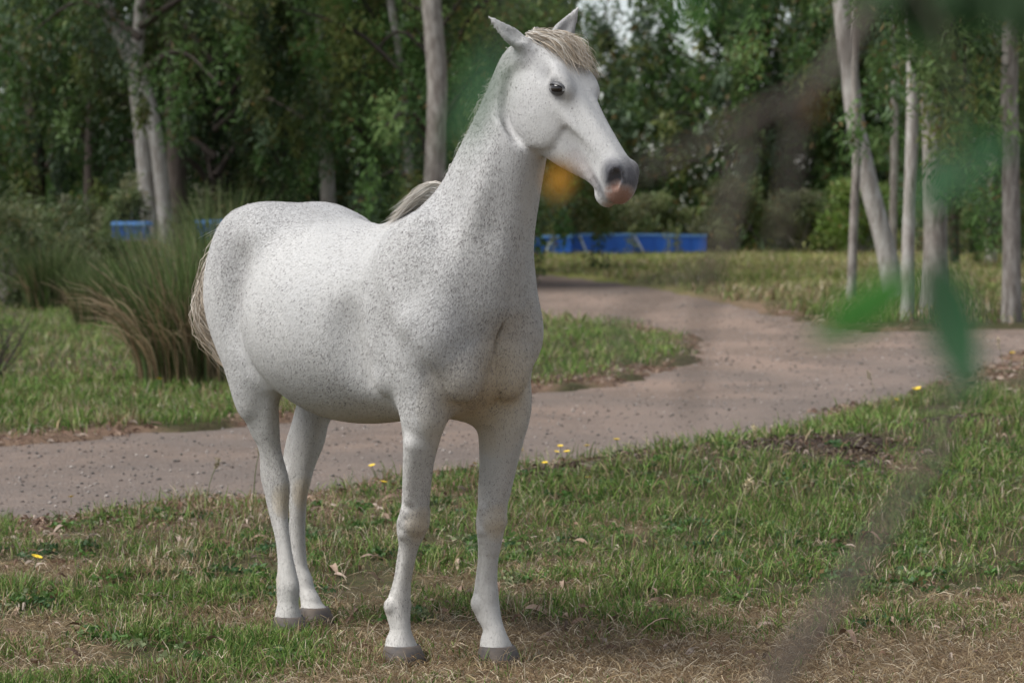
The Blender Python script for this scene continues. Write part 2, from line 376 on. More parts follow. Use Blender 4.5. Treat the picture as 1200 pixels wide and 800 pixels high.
def spl(ts, vs, t):
    """smooth (cubic Hermite) interpolation of station values"""
    ts = np.asarray(ts, float); vs = np.asarray(vs, float)
    m = np.zeros_like(vs)
    dl = (vs[1:] - vs[:-1]) / (ts[1:] - ts[:-1])
    m[1:-1] = (dl[1:] + dl[:-1]) / 2; m[0] = dl[0]; m[-1] = dl[-1]
    t = np.clip(t, ts[0], ts[-1])
    i = np.clip(np.searchsorted(ts, t) - 1, 0, len(ts) - 2)
    h = ts[i + 1] - ts[i]; s = (t - ts[i]) / h
    return ((2*s**3 - 3*s**2 + 1) * vs[i] + (s**3 - 2*s**2 + s) * h * m[i] +
            (-2*s**3 + 3*s**2) * vs[i + 1] + (s**3 - s**2) * h * m[i + 1])

def supd(a, A, b, B, n):
    qa = np.abs(a) / A; qb = np.abs(b) / B
    r = (qa**n + qb**n)**(1.0 / n) + 1e-6
    g = r**(1 - n) * np.sqrt((qa**(n - 1) / A)**2 + (qb**(n - 1) / B)**2) + 1e-6
    g = np.maximum(g, 0.6 / np.maximum(A, B))
    return (r - 1) / g

def loft(org, T, A, B, st, k=0.04, n=2.2, capr=0.03):
    """stations (t, a_lo, a_hi, b_lo, b_hi) along axis T; a along A, b along B"""
    org, T, A, B = (np.asarray(v, float) for v in (org, T, A, B))
    st = sorted(st); s = np.array(st)
    cs = []
    for t, al, ah, bl, bh in st:
        for a in (al, ah):
            for b in (bl, bh):
                cs.append(org + T*t + A*a + B*b)
    cs = np.array(cs); pad = 0.09
    sl, X, Y, Z = hbox(cs.min(0) - pad, cs.max(0) + pad)
    def co(V): return (X - org[0])*V[0] + (Y - org[1])*V[1] + (Z - org[2])*V[2]
    t = co(T); a = co(A); b = co(B)
    grid = np.linspace(s[0, 0], s[-1, 0], 400)
    tab = [spl(s[:, 0], s[:, j], grid) for j in range(1, 5)]
    f = lambda j: np.interp(t, grid, tab[j]).astype(np.float32)
    al, ah, bl, bh = f(0), f(1), f(2), f(3)
    d = supd(a - (al + ah)/2, np.maximum((ah - al)/2, .004), b - (bl + bh)/2, np.maximum((bh - bl)/2, .004), n)
    e = np.maximum(s[0, 0] - t, t - s[-1, 0])
    d = -smin(-d, -e, capr)
    put(sl, d.astype(np.float32), k)

def rotm(rx=0, ry=0, rz=0):
    cx, sx, cy, sy, cz, sz = (f(math.radians(v)) for v in (rx, ry, rz) for f in (math.cos, math.sin))
    Rx = np.array([[1,0,0],[0,cx,-sx],[0,sx,cx]]); Ry = np.array([[cy,0,sy],[0,1,0],[-sy,0,cy]]); Rz = np.array([[cz,-sz,0],[sz,cz,0],[0,0,1]])
    return Rz @ Ry @ Rx

def ell(c, r, R=None, k=0.04, sub=False):
    c = np.asarray(c, float); r = np.asarray(r, float); R = np.eye(3) if R is None else R
    ext = np.abs(R) @ r + 0.06 + k
    sl, X, Y, Z = hbox(c - ext, c + ext)
    q = [((X - c[0])*R[0, j] + (Y - c[1])*R[1, j] + (Z - c[2])*R[2, j]) / r[j] for j in range(3)]
    k0 = np.sqrt(q[0]**2 + q[1]**2 + q[2]**2) + 1e-6
    k1 = np.sqrt((q[0]/r[0])**2 + (q[1]/r[1])**2 + (q[2]/r[2])**2) + 1e-6
    put(sl, (k0*(k0 - 1)/k1).astype(np.float32), k, sub)

def tube(pts, rad, k=0.02, sub=False):
    """round tapered tube through points (Catmull-Rom)"""
    pts = np.asarray(pts, float); rad = np.asarray(rad, float)
    u = np.arange(len(pts)); uu = np.linspace(0, len(pts) - 1, (len(pts) - 1)*5 + 1)
    P = np.stack([spl(u, pts[:, i], uu) for i in range(3)], 1); Rr = spl(u, rad, uu)
    m = rad.max() + 0.05 + k
    sl, X, Y, Z = hbox(P.min(0) - m, P.max(0) + m)
    best = None
    for i in range(len(P) - 1):
        a = P[i]; ab = P[i + 1] - a; L = float(ab @ ab) + 1e-9
        h = np.clip(((X - a[0])*ab[0] + (Y - a[1])*ab[1] + (Z - a[2])*ab[2]) / L, 0, 1)
        d = np.sqrt((X - a[0] - h*ab[0])**2 + (Y - a[1] - h*ab[1])**2 + (Z - a[2] - h*ab[2])**2) - (Rr[i] + (Rr[i + 1] - Rr[i])*h)
        best = d if best is None else np.minimum(best, d)
    put(sl, best.astype(np.float32), k, sub)

EX, EY, EZ = np.eye(3)
# --- trunk: stations along x: z_lo, z_hi, y_lo, y_hi
trunk = [(-1.36, 1.10, 1.31, -.09, .09), (-1.32, 1.03, 1.365, -.155, .155), (-1.23, 1.00, 1.448, -.215, .215), (-1.10, .97, 1.508, -.250, .250),
         (-.98, .93, 1.518, -.262, .262), (-.84, .86, 1.498, -.275, .275), (-.66, .80, 1.447, -.296, .296), (-.48, .775, 1.405, -.300, .300),
         (-.30, .775, 1.415, -.278, .278), (-.15, .785, 1.455, -.245, .245), (-.02, .80, 1.48, -.228, .228), (.10, .83, 1.46, -.222, .222),
         (.20, .89, 1.40, -.195, .195), (.27, .99, 1.33, -.14, .14)]
loft((0, 0, 0), EX, EZ, EY, trunk, k=.03, n=2.25, capr=.10)
# the top of the trunk is roof-shaped at the withers
ell((-.16, 0, 1.385), (.22, .07, .095), None, .10)
ell((-.46, 0, 1.31), (.3, .12, .09), None, .10)
# --- croup and haunches
for s in (-1, 1):
    ell((-1.02, s*.140, 1.395), (.20, .11, .112), rotm(0, 8, 0), .08)          # gluteus
    ell((-.905, s*.205, 1.385), (.08, .045, .06), rotm(0, 30, s*-12), .06)     # hip bone
    ell((-1.145, s*.165, 1.20), (.165, .112, .25), rotm(0, 4, 0), .08)         # thigh
    ell((-1.115, s*.13, .99), (.105, .09, .22), rotm(0, -10, 0), .08)            # hamstring
    ell((-1.03, s*.185, 1.00), (.105, .075, .18), rotm(0, -14, 0), .09)        # stifle
    ell((-.965, s*.345, 1.18), (.07, .085, .20), rotm(0, 10, 0), .08, True)   # hollow of the flank
# --- belly bulge
ell((-.63, 0, 1.085), (.43, .332, .312), None, .12)
for s in (-1, 1):
    tube([(-.975, s*.300, 1.28), (-.995, s*.284, 1.18), (-.985, s*.285, 1.06), (-.935, s*.262, .95), (-.89, s*.215, .87)], [.002, .012, .020, .018, .010], .045, True)   # crease of the flank
    tube([(-.17, s*.275, 1.22), (-.185, s*.268, 1.06), (-.17, s*.238, .93)], [.004, .012, .014], .07, True)   # behind the shoulder
# --- shoulders and breast
for s in (-1, 1):
    ell((-.03, s*.165, 1.22), (.15, .088, .27), rotm(0, 24, 0), .08)           # shoulder blade
    ell((.12, s*.155, 1.08), (.115, .095, .13), None, .06)                     # point of shoulder
    ell((-.06, s*.165, 1.00), (.13, .075, .15), rotm(0, -35, 0), .05)          # triceps
    ell((.175, s*.088, .985), (.085, .082, .12), rotm(0, -12, 0), .035)          # pectoral
    ell((-.01, s*.10, .86), (.12, .075, .085), None, .05)                      # breast between the forelegs
    ell((-.215, s*.29, 1.00), (.05, .045, .15), rotm(0, -12, 0), .09, True)      # hollow behind the elbow
for s in (-1, 1):
    tube([(.155, s*.215, 1.04), (.15, s*.19, .96), (.135, s*.15, .88), (.11, s*.11, .83)], [.004, .014, .018, .012], .035, True)   # between forearm and breast
ell((.285, 0, 1.05), (.06, .016, .16), rotm(0, -8, 0), .05, True)
for s in (-1, 1):
    tube([(-.13, s*.155, 1.40), (-.03, s*.205, 1.27), (.09, s*.225, 1.12)], [.010, .018, .022], .07)        # ridge of the shoulder blade
    ell((-.085, s*.205, .93), (.045, .03, .04), None, .04)                                                # elbow
    ell((-1.035, s*.195, .84), (.06, .035, .09), rotm(0, 8, 0), .05)                                        # gaskin
    tube([(.20, s*.05, .90), (.13, s*.09, .845), (.05, s*.13, .80)], [.006, .008, .006], .02, True)           # folds under the breast                # furrow of the breast
# --- neck: stations along z: x_lo, x_hi, y_lo, y_hi
neck = [(1.06, -.16, .20, -.17, .17), (1.18, -.22, .265, -.165, .165), (1.30, -.20, .305, -.150, .150), (1.42, -.125, .325, -.130, .138), (1.54, -.04, .355, -.108, .128), (1.66, .045, .395, -.085, .125),
        (1.78, .125, .43, -.058, .125), (1.88, .19, .465, -.040, .125), (1.97, .255, .48, -.03, .12), (2.03, .32, .45, -.01, .10)]
loft((0, 0, 0), EZ, EX, EY, neck, k=.11, n=2.05, capr=.05)
for s in (-1, 1):
    tube([(.12, s*.135, 1.12), (.225, s*.105, 1.32), (.30, .01 + s*.09, 1.55), (.345, .03 + s*.06, 1.75)], [.04, .028, .022, .015], .09)   # brachiocephalic muscle
tube([(.265, 0, 1.20), (.315, .0, 1.36), (.352, .012, 1.55), (.395, .03, 1.72)], [.045, .042, .04, .038], .11)   # windpipe
# --- head, in its own frame
HA = math.radians(42); HP = math.radians(52.7)
def w2l(v):   # world direction -> horse frame
    return np.array([v[0]*HEAD[0] + v[1]*HEAD[1], v[0]*LEFT[0] + v[1]*LEFT[1], v[2]])
HU = w2l((math.cos(HP)*math.cos(HA), -math.cos(HP)*math.sin(HA), -math.sin(HP)))
HV = w2l((math.sin(HP)*math.cos(HA), -math.sin(HP)*math.sin(HA), math.cos(HP)))
HW = w2l((math.sin(HA), math.cos(HA), 0))
H0 = np.array([.423, .064, 2.035])
HR = np.stack([HU, HV, HW], 1)
def hp(u, v, w=0.): return H0 + HU*u + HV*v + HW*w
head = [(-.035, -.13, -.02, -.045, .045), (.0, -.165, .000, -.062, .062), (.06, -.19, .028, -.074, .074), (.13, -.205, .042, -.086, .086), (.21, -.218, .046, -.088, .088), (.28, -.222, .044, -.076, .076),
        (.35, -.195, .041, -.064, .064), (.42, -.158, .040, -.055, .055), (.48, -.122, .040, -.050, .050), (.53, -.104, .038, -.053, .053), (.58, -.098, .026, -.050, .050), (.624, -.080, -.002, -.038, .038)]
for s in (-1, 1):
    ell(hp(.185, -.120, s*.085), (.146, .120, .044), HR, .022, True)               # the neck steps back behind the jaw
loft(H0, HU, HV, HW, head, k=.025, n=2.5, capr=.045)
for s in (-1, 1):
    ell(hp(.205, -.125, s*.064), (.122, .096, .032), HR, .022)                    # cheek
    ell(hp(.195, .022, s*.069), (.055, .024, .022), HR, .04)                   # brow
    ell(hp(.29, -.035, s*.060), (.10, .008, .012), HR @ rotm(0, 0, 4), .03)     # facial crest
    ell(hp(.12, -.005, s*.099), (.04, .020, .018), HR, .035, True)               # hollow above the eye
    ell(hp(.2138, .002, s*.108), (.030, .018, .022), HR @ rotm(0, 0, 42), .014, True)              # eye socket
    ell(hp(.545, .000, s*.044), (.042, .034, .020), HR @ rotm(0, 0, -30), .02)   # nostril wing
    ell(hp(.572, -.004, s*.058), (.038, .018, .028), HR @ rotm(0, s*-22, -50), .008, True)   # nostril
    ell(hp(.535, -.076, s*.058), (.085, .006, .022), HR @ rotm(0, 0, -3), .007, True)   # mouth line
    ell(hp(.42, -.06, s*.072), (.07, .022, .012), HR, .04, True)                  # hollow of the cheek
ell(hp(.615, -.076, 0), (.026, .005, .06), HR, .006, True)
ell(hp(.560, -.103, 0), (.038, .021, .034), HR, .014)                             # chin
ell(hp(.30, .060, 0), (.12, .012, .02), HR, .04, True)
# --- ears
def ear(s, tip, face):
    b = hp(.015, -.028, s*.070); t = np.asarray(tip)
    ax = t - b; L = np.linalg.norm(ax); ax = ax / L
    fw = np.asarray(face, float); fw = fw - ax*(fw @ ax); fw /= np.linalg.norm(fw); sd = np.cross(ax, fw)
    e_ = .78 if s < 0 else 1.0
    loft(b, ax, fw, sd, [(-.03, -.022, .022, -.024*e_, .024*e_), (.02, -.027, .024, -.033*e_, .033*e_), (.06, -.023, .018, -.036*e_, .036*e_), (.10, -.015, .008, -.024*e_, .024*e_), (L - .012, -.007, .003, -.0075, .0075), (L, -.004, .002, -.003, .003)], k=.02, n=2., capr=.004)
    c = b + ax*.085 + fw*.020
    ell(c, (.075, .017, .023), np.stack([ax, fw, sd], 1), .006, True)
ear(-1, (.355, -.100, 2.105), HV*.55 + HW*.1 + HU*.75)
ear(1, (.445, .192, 2.142), HV*.6 - HW*.75 + HU*.35)
# --- legs: stations (z, x_lo, x_hi, y_lo, y_hi)
LEGS = {
 'rf': [(.03, -.178, -.070, -.180, -.070), (0.059, -0.181, -0.079, -0.168, -0.082), (0.085, -0.171, -0.086, -0.157, -0.093), (0.119, -0.186, -0.092, -0.158, -0.092), (0.158, -0.199, -0.094, -0.162, -0.088), (0.194, -0.18, -0.091, -0.158, -0.092), (0.253, -0.152, -0.082, -0.152, -0.098), (0.327, -0.13, -0.057, -0.153, -0.097), (0.372, -0.116, -0.038, -0.156, -0.094), (0.407, -0.113, -0.015, -0.166, -0.084), (0.454, -0.106, 0.008, -0.178, -0.078), (0.501, -0.081, 0.021, -0.174, -0.086), (0.548, -0.076, 0.033, -0.174, -0.09), (0.663, -0.057, 0.07, -0.185, -0.095), (0.736, -0.045, 0.108, -0.197, -0.093), (0.793, -0.04, 0.141, -0.211, -0.089), (0.879, -0.03, 0.158, -0.223, -0.087), (0.949, -0.04, 0.155, -0.233, -0.087), (1.04, -.04, .14, -.225, -.10)],
 'lf': [(.03, .012, .120, .075, .185), (0.058, 0.006, 0.110, 0.086, 0.174), (0.086, 0.009, 0.097, 0.097, 0.163), (0.12, -0.025, 0.076, 0.094, 0.166), (0.169, -0.057, 0.058, 0.089, 0.171), (0.204, -0.044, 0.055, 0.093, 0.167), (0.247, -0.036, 0.051, 0.097, 0.163), (0.32, -0.022, 0.058, 0.099, 0.161), (0.364, -0.018, 0.07, 0.095, 0.165), (0.408, -0.019, 0.08, 0.089, 0.171), (0.451, -0.02, 0.086, 0.084, 0.176), (0.497, -0.012, 0.093, 0.086, 0.178), (0.538, -0.017, 0.103, 0.088, 0.18), (0.653, -0.013, 0.136, 0.087, 0.193), (0.725, -0.018, 0.162, 0.081, 0.209), (0.782, -0.024, 0.180, 0.076, 0.224), (0.854, -0.03, 0.185, 0.071, 0.235), (.94, -.04, .17, .08, .235), (1.04, -.04, .14, .10, .225)],
 'rh': [(.03, -.974, -.870, -.142, -.048), (0.053, -0.974, -0.875, -0.136, -0.054), (0.086, -0.972, -0.883, -0.127, -0.059), (0.11, -0.983, -0.882, -0.126, -0.054), (0.144, -0.983, -0.882, -0.126, -0.054), (0.186, -0.984, -0.899, -0.119, -0.057), (0.237, -0.992, -0.921, -0.111, -0.061), (0.312, -1.015, -0.947, -0.108, -0.06), (0.386, -1.05, -0.967, -0.111, -0.053), (0.432, -1.076, -0.965, -0.113, -0.047), (0.509, -1.095, -0.953, -0.122, -0.048), (0.572, -1.085, -0.958, -0.132, -0.064), (0.634, -1.085, -0.962, -0.151, -0.079), (0.712, -1.102, -0.947, -0.181, -0.089), (0.807, -1.115, -0.919, -0.203, -0.107), (0.898, -1.145, -0.92, -0.222, -0.108)],
 'lh': [(0.03, -1.118, -1.020, 0.054, 0.146), (0.048, -1.130, -1.042, 0.062, 0.138), (0.072, -1.142, -1.06, 0.067, 0.133), (0.10, -1.177, -1.089, 0.069, 0.131), (0.136, -1.196, -1.107, 0.068, 0.132), (0.175, -1.208, -1.131, 0.071, 0.125), (0.222, -1.212, -1.139, 0.07, 0.122), (0.315, -1.215, -1.139, 0.065, 0.119), (0.377, -1.205, -1.129, 0.063, 0.117), (0.425, -1.215, -1.118, 0.06, 0.116), (0.482, -1.230, -1.1, 0.057, 0.123), (0.551, -1.259, -1.088, 0.055, 0.145), (0.629, -1.263, -1.07, 0.063, 0.177), (0.709, -1.245, -1.055, 0.082, 0.188), (0.789, -1.235, -1.024, 0.096, 0.204), (.88, -1.24, -1.0, .10, .215)],
}
for nm, st in LEGS.items():
    st = [(-.03,) + st[0][1:]] + st
    loft((0, 0, 0), EZ, EX, EY, st, k=.05, n=2.1, capr=.04)
    fore = nm[1] == 'f'
    zz = {'rf': .36, 'lf': .36, 'rh': .35, 'lh': .35}[nm]
    s_ = np.array(st)
    cx = lambda z: np.interp(z, s_[:, 0], (s_[:, 1] + s_[:, 2])/2); cy = lambda z: np.interp(z, s_[:, 0], (s_[:, 3] + s_[:, 4])/2)
    bx_ = lambda z: np.interp(z, s_[:, 0], s_[:, 1]); fx_ = lambda z: np.interp(z, s_[:, 0], s_[:, 2])
    sy = -1 if nm[0] == 'r' else 1
    for q in (-1, 1):   # the groove between cannon bone and tendon, both sides
        tube([(cx(z) - .004, cy(z) + q*.031, z) for z in (.20, .26, .32, .37)], [.004, .009, .009, .004], .010, True)
    if fore:
        ell((cx(.455) + .028, cy(.455), .455), (.03, .044, .040), None, .012)                     # knee cap
        for q in (-1, 1): ell((cx(.49) + .004, cy(.49) + q*.036, .492), (.024, .016, .022), None, .012); ell((cx(.41) + .002, cy(.41) + q*.034, .418), (.022, .014, .016), None, .012)
        for q in (-1, 1): ell((cx(.165) - .002, cy(.165) + q*.034, .168), (.024, .014, .022), None, .014)
        tube([(bx_(.44) + .012, cy(.44), .44), (bx_(.48) + .008, cy(.48), .475), (bx_(.52) + .012, cy(.52), .51)], [.012, .014, .012], .02)
        tube([(cx(z) + .015, cy(z) + sy*.036, z) for z in (.54, .62, .72)], [.012, .022, .03], .03)
        tube([(bx_(z) + .004, cy(z), z) for z in (.54, .66, .76)], [.006, .008, .008], .02)
    else:
        tube([(bx_(.50) + .012, cy(.5), .48), (bx_(.55) + .008, cy(.55), .545), (bx_(.60) + .02, cy(.6), .62), (bx_(.7) + .02, cy(.7), .74)], [.012, .02, .014, .012], .02)   # point of hock and its tendon
        for q in (-1, 1):
            ell((cx(.57) - .03, cy(.57) + q*.045, .60), (.025, .012, .06), None, .025, True)     # hollow in front of the tendon
    tube([(bx_(.16) + .008, cy(.16), .165), (bx_(.13) + .0, cy(.13), .13)], [.018, .010], .02)      # ergot tuft

def surface_nets(D, lo, h):
    ins = D < 0
    shp = np.array(D.shape) - 1
    cid, pts, quads = [], [], []
    for ax in range(3):
        a = [slice(None)]*3; b = [slice(None)]*3
        a[ax] = slice(0, -1); b[ax] = slice(1, None)
        I = np.array(np.nonzero(ins[tuple(a)] != ins[tuple(b)])).T
        d0 = D[I[:, 0], I[:, 1], I[:, 2]]; J = I.copy(); J[:, ax] += 1; d1 = D[J[:, 0], J[:, 1], J[:, 2]]
        p = I.astype(float); p[:, ax] += d0 / (d0 - d1)
        o1, o2 = [(1, 2), (2, 0), (0, 1)][ax]
        ids = []
        for (q1, q2) in ((0, 0), (1, 0), (1, 1), (0, 1)):
            c = I.copy(); c[:, o1] -= q1; c[:, o2] -= q2
            k = (c[:, 0]*shp[1] + c[:, 1])*shp[2] + c[:, 2]
            ids.append(k); cid.append(k); pts.append(p)
        q = np.stack(ids, 1); fl = d0 > 0
        q[fl] = q[fl][:, ::-1]
        quads.append(q)
    cid = np.concatenate(cid); pts = np.concatenate(pts); quads = np.concatenate(quads)
    u, inv = np.unique(cid, return_inverse=True)
    cnt = np.bincount(inv); V = np.stack([np.bincount(inv, pts[:, i]) / cnt for i in range(3)], 1)
    return V*h + lo, np.searchsorted(u, quads)

HV_, HF_ = surface_nets(HD, HLO, HS)
# Taubin smoothing
e = np.concatenate([HF_[:, [0, 1]], HF_[:, [1, 2]], HF_[:, [2, 3]], HF_[:, [3, 0]]]); e = np.concatenate([e, e[:, ::-1]])
deg = np.bincount(e[:, 0], minlength=len(HV_))[:, None]
for lam in (.5, -.52, .5, -.52, .4):
    nb = np.stack([np.bincount(e[:, 0], HV_[e[:, 1], i], minlength=len(HV_)) for i in range(3)], 1) / deg
    HV_ = HV_ + lam*(nb - HV_)
# keep the largest connected piece only
def keep_main(V, F4):
    lab = np.arange(len(V))
    while True:
        m = lab[F4].min(1); new = lab.copy()
        for j in range(4): np.minimum.at(new, F4[:, j], m)
        new = new[new]
        if (new == lab).all(): break
        lab = new
    main = np.bincount(lab).argmax(); kf = (lab[F4[:, 0]] == main); F4 = F4[kf]
    u, inv = np.unique(F4, return_inverse=True)
    return V[u], inv.reshape(F4.shape)
HV_, HF_ = keep_main(HV_, HF_)
del HD

def blob(V, c, r, p=2.0):
    q = np.linalg.norm((V - np.asarray(c)) / np.asarray(r), axis=1); return np.clip(1 - q, 0, 1)**(1/p)
def hblob(V, u, v, w, ru, rv, rw, p=1.3):
    q = (V - hp(u, v, w)) @ HR / np.array([ru, rv, rw]); return np.clip(1 - np.linalg.norm(q, axis=1), 0, 1)**(1/p)

x_, y_, z_ = HV_.T
dark = np.zeros(len(HV_)); pink = np.zeros(len(HV_)); fleck = np.full(len(HV_), .45); tan = np.zeros(len(HV_))
for s in (-1, 1):
    dark = np.maximum(dark, 1.8*hblob(HV_, .565, .005, s*.050, .085, .065, .06))
    dark = np.maximum(dark, 1.3*hblob(HV_, .2138, .002, s*.10, .052, .036, .05))
    dark = np.maximum(dark, 1.1*hblob(HV_, .54, -.075, s*.05, .08, .03, .04))
    dark = np.maximum(dark, .40*hblob(HV_, .40, -.075, s*.06, .07, .045, .05))
    pink = np.maximum(pink, .35*hblob(HV_, .46, -.095, s*.05, .09, .05, .05))
    dark = np.maximum(dark, .45*hblob(HV_, .13, -.01, s*.08, .05, .035, .05))
dark = np.maximum(dark, 1.5*hblob(HV_, .575, .02, 0, .085, .055, .07))
pink = np.maximum(pink, 2.4*hblob(HV_, .600, -.036, -.018, .056, .048, .05))
pink = np.maximum(pink, 1.2*hblob(HV_, .62, -.095, 0, .05, .03, .05))
dark *= 1 - np.clip(pink, 0, 1)*.8
dark = np.maximum(dark, np.maximum(1.2*hblob(HV_, .572, -.004, -.054, .036, .020, .03), 1.2*hblob(HV_, .572, -.004, .054, .036, .02, .03)))
for tip, s in (((.355, -.100, 2.10), -1), ((.445, .192, 2.142), 1)):
    b = hp(.015, -.028, s*.062); fc = (HV*.55 + HW*.1 + HU*.75) if s < 0 else (HV*.6 - HW*.75 + HU*.35)
    dark = np.maximum(dark, .55*blob(HV_, (b + np.array(tip))/2 + fc*.016, (.05, .05, .06)))
fleck += .45*blob(HV_, (.12, -.1, 1.2), (.35, .35, .5)) + .75*blob(HV_, (-.98, -.1, 1.45), (.34, .42, .26)) + .4*blob(HV_, (-1.02, -.28, 1.15), (.14, .14, .35)) - .25*blob(HV_, (-.6, -.3, 1.25), (.35, .3, .25))
fleck += .55*blob(HV_, (.22, .05, 1.05), (.25, .35, .35)) + .02*(z_ > 1.72) + .3*blob(HV_, (.28, -.05, 1.5), (.25, .2, .35))
for st in LEGS.values():
    s_ = np.array(st); c = [np.interp(.53, s_[:, 0], (s_[:, 1]+s_[:, 2])/2), np.interp(.53, s_[:, 0], (s_[:, 3]+s_[:, 4])/2), .55]
    fleck += .55*blob(HV_, c, (.16, .12, .30))
fleck = np.where(z_ < .40, fleck*np.clip((z_ - .02)/.38, .12, 1), fleck)
tan += 1.0*blob(HV_, (.14, 0, .88), (.24, .22, .24)) + .7*blob(HV_, (-.4, 0, .76), (.6, .28, .15)) + .6*blob(HV_, (.16, .1, 1.0), (.22, .22, .24))
for st in LEGS.values():
    s_ = np.array(st); fore = st is LEGS['rf'] or st is LEGS['lf']
    for zc, am in ((.45, .95), (.15, .8)):
        c = [np.interp(zc, s_[:, 0], s_[:, 1 if zc < .3 else 2]), np.interp(zc, s_[:, 0], (s_[:, 3]+s_[:, 4])/2), zc]
        tan += am*blob(HV_, c, (.06, .06, .07))
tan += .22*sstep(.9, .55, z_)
for s in (-1, 1): dark = np.maximum(dark, .55*hblob(HV_, .035, -.035, s*.08, .06, .05, .05))

m = NT('horse_coat')
oc = m.obj(); st_ = m.mapv(oc, (1, 1, .55))
fl_at = m.attr('fleck'); big = m.noise(oc, 3.2, 4, .6); mid = m.noise(oc, 14, 3, .6)
den = m.math('ADD', m.math('MULTIPLY', fl_at, 0.95), m.math('MULTIPLY', m.math('SUBTRACT', big, .5), 1.5))
den = m.math('ADD', den, m.math('MULTIPLY', m.math('SUBTRACT', mid, .5), .7))
def flecks(scale, hi, lo):
    nz = m.noise(st_, scale, 1.5, .5); thr = m.math('SUBTRACT', hi, m.math('MULTIPLY', den, hi - lo))
    return m.math('MULTIPLY', m.math('SUBTRACT', nz, thr), 16.0, clamp=True)
sp1 = flecks(190, .72, .60); sp2 = flecks(100, .78, .70)
sp = m.math('MAXIMUM', sp1, sp2)
hair = m.noise(m.mapv(oc, (260, 260, 40)), 1.0, 2, .6)
base = m.mix(m.ramp(big, [(.35, 0.), (.65, 1.)]), (.50, .49, .47), (.44, .435, .425))
base = m.mix(m.math('MULTIPLY', m.math('SUBTRACT', hair, .3, clamp=True), .35), base, (.38, .375, .37))
base = m.mix(m.math('MULTIPLY', fl_at, .40, clamp=True), base, (.34, .335, .335))
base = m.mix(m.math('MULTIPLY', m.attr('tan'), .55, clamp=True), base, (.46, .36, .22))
base = m.mix(m.math('MULTIPLY', sp, .50), base, (.20, .19, .19))
base = m.mix(m.math('MULTIPLY', m.attr('dark'), m.ramp(mid, [(.25, .75), (.6, 1.)]), clamp=True), base, (.075, .075, .085))
base = m.mix(m.math('MULTIPLY', m.attr('pink'), m.ramp(m.noise(oc, 60, 3, .6), [(.3, .55), (.55, 1.)]), clamp=True), base, (.25, .145, .11))
m.bump(m.math('ADD', m.math('ADD', m.math('MULTIPLY', hair, .5), m.math('MULTIPLY', mid, 1.2)), m.math('MULTIPLY', m.noise(oc, 7, 2, .5), 1.0)), .5, .006)
COAT = m.set(color=base, rough=.68, spec=.28, sheen=.15)

horse = empty('horse', (HORSE_AT[0], HORSE_AT[1], 0), math.atan2(HEAD[1], HEAD[0]))
tag(horse, 'white flea-bitten grey horse standing on the grass verge with its head raised', 'horse')
body = mesh_np('body', HV_, HF_, COAT, horse)
attr(body, 'dark', dark); attr(body, 'pink', pink); attr(body, 'fleck', fleck); attr(body, 'tan', tan)

